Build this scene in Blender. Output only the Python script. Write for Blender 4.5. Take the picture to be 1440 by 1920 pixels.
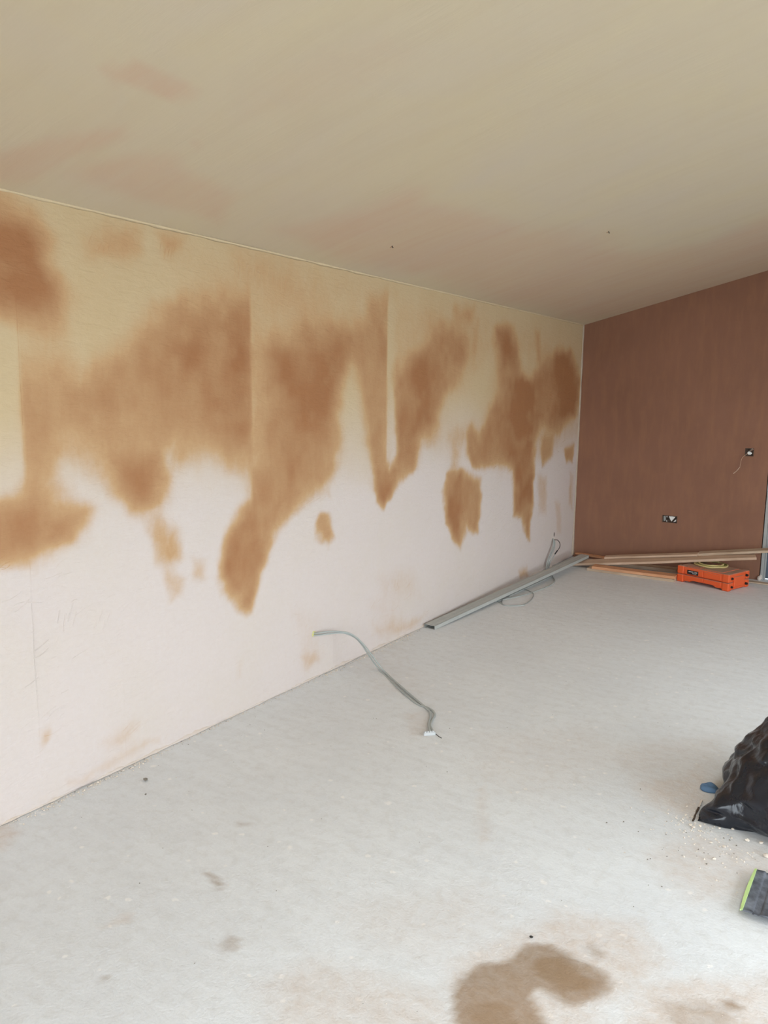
import bpy, bmesh, math, random
import numpy as np
from mathutils import Vector, Matrix, noise

# ------------------------------------------------------------------ scene, camera, light
for o in list(bpy.data.objects):
    bpy.data.objects.remove(o, do_unlink=True)
scene = bpy.context.scene
col = scene.collection
scene.view_settings.view_transform = 'Standard'
scene.view_settings.look = 'None'
scene.view_settings.gamma = 1.0
scene.view_settings.use_curve_mapping = False
scene.view_settings.exposure = 0.14

cam_data = bpy.data.cameras.new('camera')
cam_data.sensor_fit = 'VERTICAL'
cam_data.sensor_height = 36.0
cam_data.lens = 27.871
cam_data.clip_start = 0.05
cam = bpy.data.objects.new('camera', cam_data)
col.objects.link(cam)
_R = [[0.83783,0.54578,0.01293],[-0.09169,0.11733,0.98885],[0.53818,-0.82967,0.14834]]
cam.matrix_world = Matrix.Translation([2.6926,0.0,1.6187]) @ Matrix(_R).transposed().to_4x4()
scene.camera = cam

SKY = 6.0
world = bpy.data.worlds.new('overcast_sky')
scene.world = world
world.use_nodes = True
_bg = world.node_tree.nodes['Background']
_bg.inputs['Color'].default_value = (0.84, 0.93, 1.0, 1)
_bg.inputs['Strength'].default_value = SKY

# room: x across (left wall x=0), y into depth, z up; ceiling rises to the right
D = 7.683
Y0 = -0.55
XR = 5.0
H0, SL = 2.3, 0.2515
def ceil_z(x): return H0 + SL * x
OPEN_R = (0.9, 5.5, 0.0, 2.15)      # patio opening in the right wall (y0,y1,z0,z1)
OPEN_F = (1.5, 4.5, 0.0, 2.15)        # opening behind the camera (x0,x1,z0,z1)

ROOF = (3.0, 3.9, ((1.7, 3.2), (4.4, 5.9)))   # two unseen rooflights added to brighten the floor: x0, x1, y spans
def portal(name, loc, rot, sx, sy):
    l = bpy.data.lights.new(name, 'AREA'); l.shape = 'RECTANGLE'; l.size = sx; l.size_y = sy
    l.cycles.is_portal = True
    o = bpy.data.objects.new(name, l); col.objects.link(o); o.location = loc; o.rotation_euler = rot
portal('daylight_patio', (XR + 0.02, (OPEN_R[0]+OPEN_R[1])/2, OPEN_R[3]/2), (0, math.pi/2, 0), OPEN_R[3], OPEN_R[1]-OPEN_R[0])
portal('daylight_doorway', ((OPEN_F[0]+OPEN_F[1])/2, Y0 - 0.02, OPEN_F[3]/2), (math.pi/2, 0, 0), OPEN_F[1]-OPEN_F[0], OPEN_F[3])

for _a, _b in ROOF[2]:
    _xm = (ROOF[0]+ROOF[1])/2
    portal('daylight_added_rooflight', (_xm, (_a+_b)/2, ceil_z(_xm)+.22), (0, -math.atan(SL), 0), ROOF[1]-ROOF[0], _b-_a)

# ------------------------------------------------------------------ helpers
def lin(c):
    return tuple(((x/255)/12.92 if x/255 <= 0.04045 else ((x/255+0.055)/1.055)**2.4) for x in c) + (1.0,)

class NT:
    def __init__(s, name):
        s.m = bpy.data.materials.new(name); s.m.use_nodes = True
        s.t = s.m.node_tree; s.b = s.t.nodes['Principled BSDF']
    def n(s, typ, **kw):
        x = s.t.nodes.new(typ)
        for k, val in kw.items():
            if k in x.inputs.keys() if hasattr(x.inputs, 'keys') else False:
                x.inputs[k].default_value = val
            else:
                setattr(x, k, val)
        return x
    def l(s, a, b): s.t.links.new(a, b)
    def pos(s, scale=(1,1,1), obj=False, rot=(0,0,0)):
        tc = s.n('ShaderNodeTexCoord'); mp = s.n('ShaderNodeMapping')
        mp.inputs['Scale'].default_value = scale; mp.inputs['Rotation'].default_value = rot
        s.l(tc.outputs['Object'], mp.inputs['Vector']); return mp.outputs['Vector']
    def noise(s, vec, scale, detail=4, rough=.55, dist=0.0):
        x = s.n('ShaderNodeTexNoise'); x.inputs['Scale'].default_value = scale
        x.inputs['Detail'].default_value = detail; x.inputs['Roughness'].default_value = rough
        x.inputs['Distortion'].default_value = dist
        s.l(vec, x.inputs['Vector']); return x.outputs['Fac']
    def math(s, op, a, b=None, c=None, clamp=False):
        x = s.n('ShaderNodeMath'); x.operation = op; x.use_clamp = clamp
        for i, val in enumerate((a, b, c)):
            if val is None: continue
            if isinstance(val, (int, float)): x.inputs[i].default_value = val
            else: s.l(val, x.inputs[i])
        return x.outputs[0]
    def rng(s, val, a, b, c, d):
        x = s.n('ShaderNodeMapRange'); s.l(val, x.inputs['Value'])
        for k, q in zip(('From Min','From Max','To Min','To Max'), (a, b, c, d)): x.inputs[k].default_value = q
        return x.outputs['Result']
    def mix(s, fac, a, b, mode='MIX'):
        x = s.n('ShaderNodeMix'); x.data_type = 'RGBA'; x.blend_type = mode
        if isinstance(fac, (int, float)): x.inputs[0].default_value = fac
        else: s.l(fac, x.inputs[0])
        for i, val in ((6, a), (7, b)):
            if isinstance(val, tuple): x.inputs[i].default_value = val
            else: s.l(val, x.inputs[i])
        return x.outputs[2]
    def attr(s, name):
        x = s.n('ShaderNodeAttribute'); x.attribute_name = name; return x.outputs['Fac']
    def bump(s, h, strength, dist):
        x = s.n('ShaderNodeBump'); x.inputs['Strength'].default_value = strength; x.inputs['Distance'].default_value = dist
        s.l(h, x.inputs['Height']); s.l(x.outputs['Normal'], s.b.inputs['Normal'])
    def done(s, color=None, rough=None, metal=None, spec=None):
        if color is not None:
            if isinstance(color, tuple): s.b.inputs['Base Color'].default_value = color
            else: s.l(color, s.b.inputs['Base Color'])
        if rough is not None:
            if isinstance(rough, (int, float)): s.b.inputs['Roughness'].default_value = rough
            else: s.l(rough, s.b.inputs['Roughness'])
        if metal is not None: s.b.inputs['Metallic'].default_value = metal
        if spec is not None: s.b.inputs['Specular IOR Level'].default_value = spec
        return s.m

def simple(name, rgb, rough=.6, metal=0.0, var=.12, scale=30, spec=.4, bump=0.0):
    t = NT(name); vec = t.pos(); f = t.noise(vec, scale)
    c = lin(rgb); dk = tuple(x*(1-var) for x in c[:3]) + (1,); lt = tuple(min(1, x*(1+var)) for x in c[:3]) + (1,)
    if bump: t.bump(f, bump, .004)
    return t.done(t.mix(f, dk, lt), rough, metal, spec)

def link_mesh(name, verts, faces, mat, parent=None, smooth=False, loc=None):
    me = bpy.data.meshes.new(name); me.from_pydata([tuple(map(float, p)) for p in verts], [], faces); me.validate(); me.update()
    if mat: me.materials.append(mat)
    if smooth: me.polygons.foreach_set('use_smooth', [True]*len(me.polygons))
    o = bpy.data.objects.new(name, me); col.objects.link(o)
    if parent: o.parent = parent
    if loc: o.location = loc
    return o

def link_bm(name, bm, mat, parent=None, smooth=False):
    bmesh.ops.recalc_face_normals(bm, faces=bm.faces)
    me = bpy.data.meshes.new(name); bm.to_mesh(me); bm.free()
    if mat: me.materials.append(mat)
    if smooth: me.polygons.foreach_set('use_smooth', [True]*len(me.polygons))
    o = bpy.data.objects.new(name, me); col.objects.link(o)
    if parent: o.parent = parent
    return o

def box_bm(bm, x0, x1, y0, y1, z0, z1, bev=0.0, seg=1):
    r = bmesh.ops.create_cube(bm, size=1.0)
    for q in r['verts']:
        q.co = Vector(((x0+x1)/2 + q.co.x*(x1-x0), (y0+y1)/2 + q.co.y*(y1-y0), (z0+z1)/2 + q.co.z*(z1-z0)))
    if bev:
        es = list({e for q in r['verts'] for e in q.link_edges})
        bmesh.ops.bevel(bm, geom=es, offset=bev, segments=seg, affect='EDGES', profile=.5)
    return bm

def spline(pts, n=8):
    P = [Vector(p) for p in pts]; P = [P[0]*2-P[1]] + P + [P[-1]*2-P[-2]]; out = []
    for i in range(1, len(P)-2):
        a, b, c, d = P[i-1:i+3]
        for k in range(n):
            t = k/n
            out.append(.5*((2*b)+(c-a)*t+(2*a-5*b+4*c-d)*t*t+(3*b-a-3*c+d)*t**3))
    out.append(P[-2]); return out

def tube(name, pts, r, mat, parent=None, seg=8, flat=1.0, n=8, closed=False, taper=False):
    C = spline(pts, n) if n else [Vector(p) for p in pts]
    V, F = [], []
    up = Vector((0,0,1))
    for i, p in enumerate(C):
        d = (C[min(i+1, len(C)-1)] - C[max(i-1, 0)])
        d = d.normalized() if d.length else Vector((1,0,0))
        s = d.cross(up); s = s.normalized() if s.length > .05 else Vector((0,1,0))
        w = s.cross(d).normalized()
        rr = r*(1-.8*i/len(C)) if taper else r
        for k in range(seg):
            a = 2*math.pi*k/seg
            V.append(p + s*math.cos(a)*rr*flat + w*math.sin(a)*rr)
    m = len(C)
    for i in range(m-1):
        for k in range(seg):
            F.append((i*seg+k, i*seg+(k+1)%seg, (i+1)*seg+(k+1)%seg, (i+1)*seg+k))
    F.append(tuple(range(seg))[::-1]); F.append(tuple((m-1)*seg+k for k in range(seg)))
    return link_mesh(name, V, F, mat, parent, smooth=True)

def tag(o, label, cat, group=None, kind=None):
    o['label'] = label
    if cat: o['category'] = cat
    if group: o['group'] = group
    if kind: o['kind'] = kind
    return o
def structure(o, label=None):
    o['kind'] = 'structure'
    if label: o['label'] = label
    return o
def empty(name, loc=(0,0,0), rz=0):
    o = bpy.data.objects.new(name, None); o.empty_display_size = .05; col.objects.link(o)
    o.location = loc; o.rotation_euler = (0, 0, rz); return o

# smooth random field and soft polygon masks (numpy) for stain maps on real surfaces
def sfield(U, W, cell, seed):
    r = np.random.RandomState(seed); g = r.rand(64, 64)
    u = U/cell; w = W/cell
    i = np.floor(u).astype(int); j = np.floor(w).astype(int); a = u-i; b = w-j
    a = a*a*(3-2*a); b = b*b*(3-2*b)
    f = lambda p, q: g[p % 64, q % 64]
    return ((f(i,j)*(1-a)+f(i+1,j)*a)*(1-b) + (f(i,j+1)*(1-a)+f(i+1,j+1)*a)*b)*2-1
def polymask(U, W, poly, soft, vary=None):
    P = np.array(poly); lo = P.min(0)-soft*1.5; hi = P.max(0)+soft*1.5
    sel = (U > lo[0]) & (U < hi[0]) & (W > lo[1]) & (W < hi[1])
    out = np.zeros_like(U)
    u = U[sel]; w = W[sel]
    if not len(u): return out
    dmin = np.full(u.shape, 1e9); inside = np.zeros(u.shape, bool)
    for k in range(len(P)):
        a = P[k]; b = P[(k+1) % len(P)]; e = b-a
        t = np.clip(((u-a[0])*e[0]+(w-a[1])*e[1])/max(1e-12, e@e), 0, 1)
        dmin = np.minimum(dmin, np.hypot(u-a[0]-t*e[0], w-a[1]-t*e[1]))
        c = (a[1] > w) != (b[1] > w)
        with np.errstate(divide='ignore', invalid='ignore'):
            inside ^= c & (u < (b[0]-a[0])*(w-a[1])/(b[1]-a[1]+1e-15)+a[0])
    s = np.where(inside, dmin, -dmin)
    so = soft if vary is None else soft*(1+vary[sel])
    t = np.clip((s+so)/(2*so), 0, 1)
    out[sel] = t*t*(3-2*t)
    return out
def grid_mesh(name, us, ws, fn, mat, attrs, thick_dir, flip=False):
    nu, nw = len(us), len(ws)
    U, W = np.meshgrid(us, ws, indexing='ij')
    V = fn(U, W).reshape(-1, 3)
    idx = np.arange(nu*nw).reshape(nu, nw)
    q = np.stack([idx[:-1,:-1], idx[1:,:-1], idx[1:,1:], idx[:-1,1:]], -1).reshape(-1, 4)
    if flip: q = q[:, ::-1]
    # border skirt and back face give the slab its thickness
    border = list(idx[:,0]) + list(idx[-1,1:]) + list(idx[-2::-1,-1]) + list(idx[0,-2:0:-1])
    nb = len(border); base = nu*nw
    V2 = V[border] + np.array(thick_dir)
    faces = q.tolist()
    for k in range(nb):
        f = [border[k], base+k, base+(k+1) % nb, border[(k+1) % nb]]
        faces.append([int(x) for x in (f[::-1] if flip else f)])
    cs = [0, nu-1, nu-1+nw-1, 2*(nu-1)+nw-1]
    f = [base+c for c in cs]; faces.append(f if flip else f[::-1])
    allv = np.concatenate([V, V2])
    me = bpy.data.meshes.new(name); me.from_pydata(allv.tolist(), [], faces); me.update()
    me.polygons.foreach_set('use_smooth', [True]*(len(q)) + [False]*(len(me.polygons)-len(q)))
    for an, arr in attrs.items():
        at = me.attributes.new(an, 'FLOAT', 'POINT')
        data = np.concatenate([arr.reshape(-1), np.zeros(nb)]).astype(np.float32)
        at.data.foreach_set('value', data)
    me.materials.append(mat)
    o = bpy.data.objects.new(name, me); col.objects.link(o); return o

# ------------------------------------------------------------------ surface materials
def plaster_wall_mat():
    t = NT('drying_plaster')
    vec = t.pos((1,1,1)); damp = t.attr('damp'); cream = t.attr('cream')
    n1 = t.noise(vec, 7, 5, .6, .4); n2 = t.noise(t.pos((1, 3, 1.1)), 5, 4, .6, .5); n3 = t.noise(vec, 45, 4, .65)
    e = t.math('MULTIPLY', damp, t.math('SUBTRACT', 1.15, damp))
    k = t.math('ADD', t.math('MULTIPLY', t.math('SUBTRACT', n1, .5), .45), t.math('ADD', t.math('MULTIPLY', t.math('SUBTRACT', n2, .5), .55), t.math('MULTIPLY', t.math('SUBTRACT', n3, .5), .3)))
    d = t.math('ADD', t.math('ADD', damp, t.math('MULTIPLY', e, k)), t.math('MULTIPLY', t.math('SUBTRACT', n2, .52), .07), clamp=True)
    dry = t.mix(cream, lin((214,203,198)), lin((204,183,148)))
    pk = t.rng(t.noise(vec, 2.2, 4, .6), .45, .7, 0, .55)
    dry = t.mix(pk, dry, t.mix(cream, lin((212,201,191)), lin((198,174,136))))
    r = t.n('ShaderNodeValToRGB'); el = r.color_ramp.elements
    el[0].position = .03; el[0].color = (0,0,0,1); r.color_ramp.interpolation = 'EASE'; el[1].position = .52; el[1].color = (1,1,1,1)
    t.l(d, r.inputs['Fac'])
    c = t.mix(r.outputs['Color'], dry, lin((196,160,120)))
    c = t.mix(t.rng(d, .45, 1, 0, 1), c, lin((164,115,78)))
    c = t.mix(t.rng(n3, .3, .7, 0, .12), c, lin((240,225,205)), 'MULTIPLY')
    st = t.noise(t.pos((1, 1.6, 5), rot=(.35,0,0)), 9, 5, .6, .6)
    t.bump(t.math('ADD', t.math('MULTIPLY', st, .8), t.math('MULTIPLY', n3, .25)), .55, .012)
    return t.done(c, t.rng(d, 0, 1, .92, .7), 0, .25)
def ceiling_mat():
    t = NT('skimmed_ceiling_plaster')
    vec = t.pos(); a = t.attr('damp')
    st = t.noise(t.pos((1.0, 7, 1)), 1.3, 5, .62, .5); n1 = t.noise(vec, 1.6, 5, .6, .5); n3 = t.noise(vec, 60, 3, .6)
    c = t.mix(t.rng(n1, .3, .7, 0, 1), lin((205,190,160)), lin((202,188,166)))
    c = t.mix(t.rng(st, .45, .75, 0, .2), c, lin((190,170,138)))
    p = t.math('MULTIPLY', a, t.rng(st, .25, .65, .55, 1.25), clamp=True)
    c = t.mix(p, c, lin((200,170,146)))
    t.bump(t.math('ADD', t.math('MULTIPLY', t.noise(t.pos((1.2, 9, 1)), 3, 6, .65, .6), .8), t.math('MULTIPLY', n3, .12)), .16, .012)
    return t.done(c, .9, 0, .2)
def wet_plaster_mat():
    t = NT('wet_brown_plaster')
    vec = t.pos(); n1 = t.noise(vec, 1.5, 4, .6, .3); n2 = t.noise(t.pos((5,1,1)), 3, 4, .6)
    c = t.mix(t.rng(n1, .3, .7, 0, 1), lin((137,98,79)), lin((147,106,86)))
    c = t.mix(t.rng(n2, .45, .75, 0, .4), c, lin((164,118,88)))
    t.bump(t.noise(t.pos((1,1,4)), 6, 5, .6, .4), .12, .01)
    return t.done(c, .8, 0, .3)
def concrete_mat():
    t = NT('concrete_screed')
    vec = t.pos(); damp = t.attr('damp'); dust_and_shade = t.attr('dust_and_shade')
    n1 = t.noise(vec, 1.1, 5, .6, .3); n2 = t.noise(vec, 22, 6, .68, .3); n3 = t.noise(vec, 120, 3, .6); st = t.noise(t.pos((1.4, 6, 1), rot=(0,0,.25)), 3, 6, .62, .5)
    c = t.mix(t.rng(n1, .32, .68, 0, 1), lin((226,228,230)), lin((233,235,236)))
    c = t.mix(t.rng(st, .42, .75, 0, .3), c, lin((208,207,206)))
    c = t.mix(t.rng(n2, .48, .78, 0, .5), c, lin((206,204,200)))
    # plaster splashes trodden into the screed
    for sc, th, seed in ((7, .06, 0.0), (16, .09, 3.3), (3.2, .04, 7.7), (11, .07, 5.1)):
        vo = t.n('ShaderNodeTexVoronoi'); vo.inputs['Scale'].default_value = sc; vo.inputs['Randomness'].default_value = 1
        mp = t.n('ShaderNodeMapping'); mp.inputs['Location'].default_value = (seed, seed*.7, 0); mp.inputs['Scale'].default_value = (1, 1.0, .001)
        wv = t.n('ShaderNodeVectorMath'); wv.operation = 'ADD'
        nz = t.n('ShaderNodeTexNoise'); nz.inputs['Scale'].default_value = sc*3; t.l(vec, nz.inputs['Vector'])
        scv = t.n('ShaderNodeVectorMath'); scv.operation = 'SCALE'; scv.inputs['Scale'].default_value = .12/sc*3; t.l(nz.outputs['Color'], scv.inputs[0])
        t.l(vec, wv.inputs[0]); t.l(scv.outputs[0], wv.inputs[1]); t.l(wv.outputs[0], mp.inputs['Vector']); t.l(mp.outputs[0], vo.inputs['Vector'])
        sp = t.n('ShaderNodeSeparateColor'); t.l(vo.outputs['Color'], sp.inputs[0])
        rad = t.math('MULTIPLY', t.rng(sp.outputs[0], .42, 1, 0, 1), th*2.2, clamp=True)
        m = t.rng(t.math('SUBTRACT', rad, vo.outputs['Distance']), 0, .06, 0, .6)
        x = t.n('ShaderNodeClamp'); t.l(m, x.inputs[0])
        c = t.mix(x.outputs[0], c, lin((250,247,243)))
    du = t.math('MULTIPLY', dust_and_shade, t.rng(n2, .3, .7, .55, 1.3), clamp=True)
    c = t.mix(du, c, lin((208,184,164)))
    dm = t.math('ADD', damp, t.math('MULTIPLY', t.math('MULTIPLY', damp, t.math('SUBTRACT', 1.1, damp)), t.math('MULTIPLY', t.math('SUBTRACT', n2, .5), 1.2)), clamp=True)
    c = t.mix(t.rng(dm, 0, 1, 0, 1), c, t.mix(t.rng(n1, .4, .6, 0, 1), lin((150,128,104)), lin((160,132,104))))
    c = t.mix(t.rng(n3, .3, .7, 0, .14), c, lin((205,206,207)), 'MULTIPLY')
    t.bump(t.math('ADD', t.math('MULTIPLY', n2, .6), t.math('ADD', t.math('MULTIPLY', n3, .25), t.math('MULTIPLY', st, .15))), .5, .010)
    return t.done(c, t.rng(dm, 0, 1, .75, .55), 0, .3)
M_WALL = plaster_wall_mat(); M_CEIL = ceiling_mat(); M_WET = wet_plaster_mat(); M_CONC = concrete_mat()
M_DARK = simple('dark_cavity', (52,47,42), .9)
M_PLASTER = simple('dry_plaster', (226,214,203), .9, var=.08, scale=40, bump=.3)
M_CREAM = simple('cream_plaster_bead', (214,194,160), .9, var=.08, scale=40, bump=.2)
M_OUTER = simple('brick_red_render', (190,180,168), .9)

# ------------------------------------------------------------------ large structure
# floor
FLOOR_STAINS_AND_SHADE = [
[[[1.8,1.74],[1.78,1.804],[1.809,1.887],[1.874,1.96],[1.897,2.032],[1.95,2.074],[2.011,2.071],[2.074,2.06],[2.125,2.036],[2.152,1.986],[2.142,1.938],[2.117,1.894],[2.079,1.884],[2.037,1.888],[2.007,1.894],[1.986,1.892],[1.989,1.867],[2.02,1.824],[2.053,1.796],[2.07,1.778],[2.057,1.703],[1.987,1.637],[1.914,1.607],[1.842,1.665]],0.8,0.0132,"damp"],
[[[1.925,2.021],[2.011,2.052],[2.12,2.011],[2.127,1.944],[2.066,1.903],[1.996,1.927],[1.921,1.952]],0.97,0.0242,"damp"],
[[[1.858,1.74],[1.913,1.824],[1.977,1.82],[2.057,1.703],[1.923,1.613]],0.92,0.0225,"damp"],
[[[2.428,2.119],[2.447,2.146],[2.469,2.142],[2.466,2.113],[2.442,2.097]],0.8,0.0087,"damp"],
[[[2.306,2.019],[2.398,2.103],[2.46,2.089],[2.494,1.997],[2.371,1.914]],0.4,0.0281,"damp"],
[[[1.131,1.531],[1.127,1.574],[1.163,1.57],[1.177,1.529],[1.157,1.51]],0.45,0.0095,"damp"],
[[[0.806,1.777],[0.829,1.785],[0.935,1.734],[0.946,1.718],[0.889,1.731]],0.5,0.0071,"damp"],
[[[0.981,1.248],[0.983,1.274],[0.998,1.269],[0.996,1.243]],0.4,0.0059,"damp"],
[[[0.727,2.05],[0.751,2.089],[0.775,2.069],[0.744,2.038]],0.3,0.008,"damp"],
[[[2.05,2.125],[2.076,2.17],[2.108,2.145],[2.092,2.094]],0.4,0.0127,"damp"],
[[[-0.023,1.47],[0.014,1.562],[0.089,1.547],[0.17,1.456],[0.139,1.376]],0.5,0.023,"dust_and_shade"],
[[[1.733,1.851],[1.924,2.24],[2.122,2.312],[2.247,2.199],[2.225,2.057],[2.157,1.897],[2.213,1.809],[1.867,1.576]],0.55,0.045,"dust_and_shade"],
[[[2.219,2.078],[2.516,2.303],[2.619,2.081],[2.225,1.816]],0.6,0.0429,"dust_and_shade"],
[[[1.368,1.48],[1.426,1.644],[1.564,1.661],[1.78,1.734],[1.889,1.591],[1.523,1.345]],0.42,0.0502,"dust_and_shade"],
[[[1.336,1.873],[1.652,2.222],[1.829,2.084],[1.707,1.834],[1.529,1.767]],0.2,0.0575,"dust_and_shade"],
[[[2.173,2.97],[2.423,3.012],[2.508,2.875],[2.434,2.684],[2.265,2.535],[2.076,2.735]],0.42,0.0563,"dust_and_shade"],
[[[1.902,3.233],[2.085,3.597],[2.21,3.283],[2.173,3.061],[1.986,3.079]],0.5,0.0555,"dust_and_shade"],  # beige dust left of the bag, partly the bag's shadow put into the colour
[[[1.657,3.498],[2.09,3.94],[2.155,3.583],[1.902,3.233]],0.22,0.061,"dust_and_shade"],
[[[1.132,3.276],[1.514,3.692],[1.832,3.486],[1.58,2.852],[1.284,2.866]],0.16,0.0844,"dust_and_shade"],
[[[1.345,2.796],[1.352,2.856],[1.527,2.529],[1.569,2.39]],0.3,0.0167,"dust_and_shade"],
[[[0.785,1.377],[0.788,1.454],[0.809,1.478],[0.819,1.43]],0.4,0.0098,"dust_and_shade"],
[[[-0.098,3.837],[0.057,4.343],[0.648,3.604],[0.409,3.437]],0.14,0.063,"dust_and_shade"],
[[[0.705,3.289],[0.766,3.373],[0.917,3.164],[0.88,3.102]],0.25,0.0212,"dust_and_shade"]]
xs = np.unique(np.concatenate([np.linspace(-.03, 2.9, 150), np.linspace(2.9, XR+.3, 30)]))
ys = np.unique(np.concatenate([np.linspace(Y0-.3, 1.2, 30), np.linspace(1.2, 3.6, 130), np.linspace(3.6, D+.6, 110)]))
U, W = np.meshgrid(xs, ys, indexing='ij')
uu = U + sfield(U, W, .12, 1)*.02 + sfield(U, W, .05, 2)*.008; ww = W + sfield(U, W, .12, 3)*.02 + sfield(U, W, .05, 4)*.008
fa = {'damp': np.zeros_like(U), 'dust_and_shade': np.zeros_like(U)}
for poly, lev, soft, ch in FLOOR_STAINS_AND_SHADE:
    fa[ch] = np.maximum(fa[ch], polymask(uu, ww, poly, soft*(1.5 if ch == 'dust_and_shade' else 1.1))*lev*(.8 if ch == 'dust_and_shade' else 1))
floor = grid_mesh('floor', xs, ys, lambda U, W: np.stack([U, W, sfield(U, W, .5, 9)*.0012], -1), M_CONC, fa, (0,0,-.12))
structure(floor, 'grey concrete floor screed with brown damp patch and plaster splashes')

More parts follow.
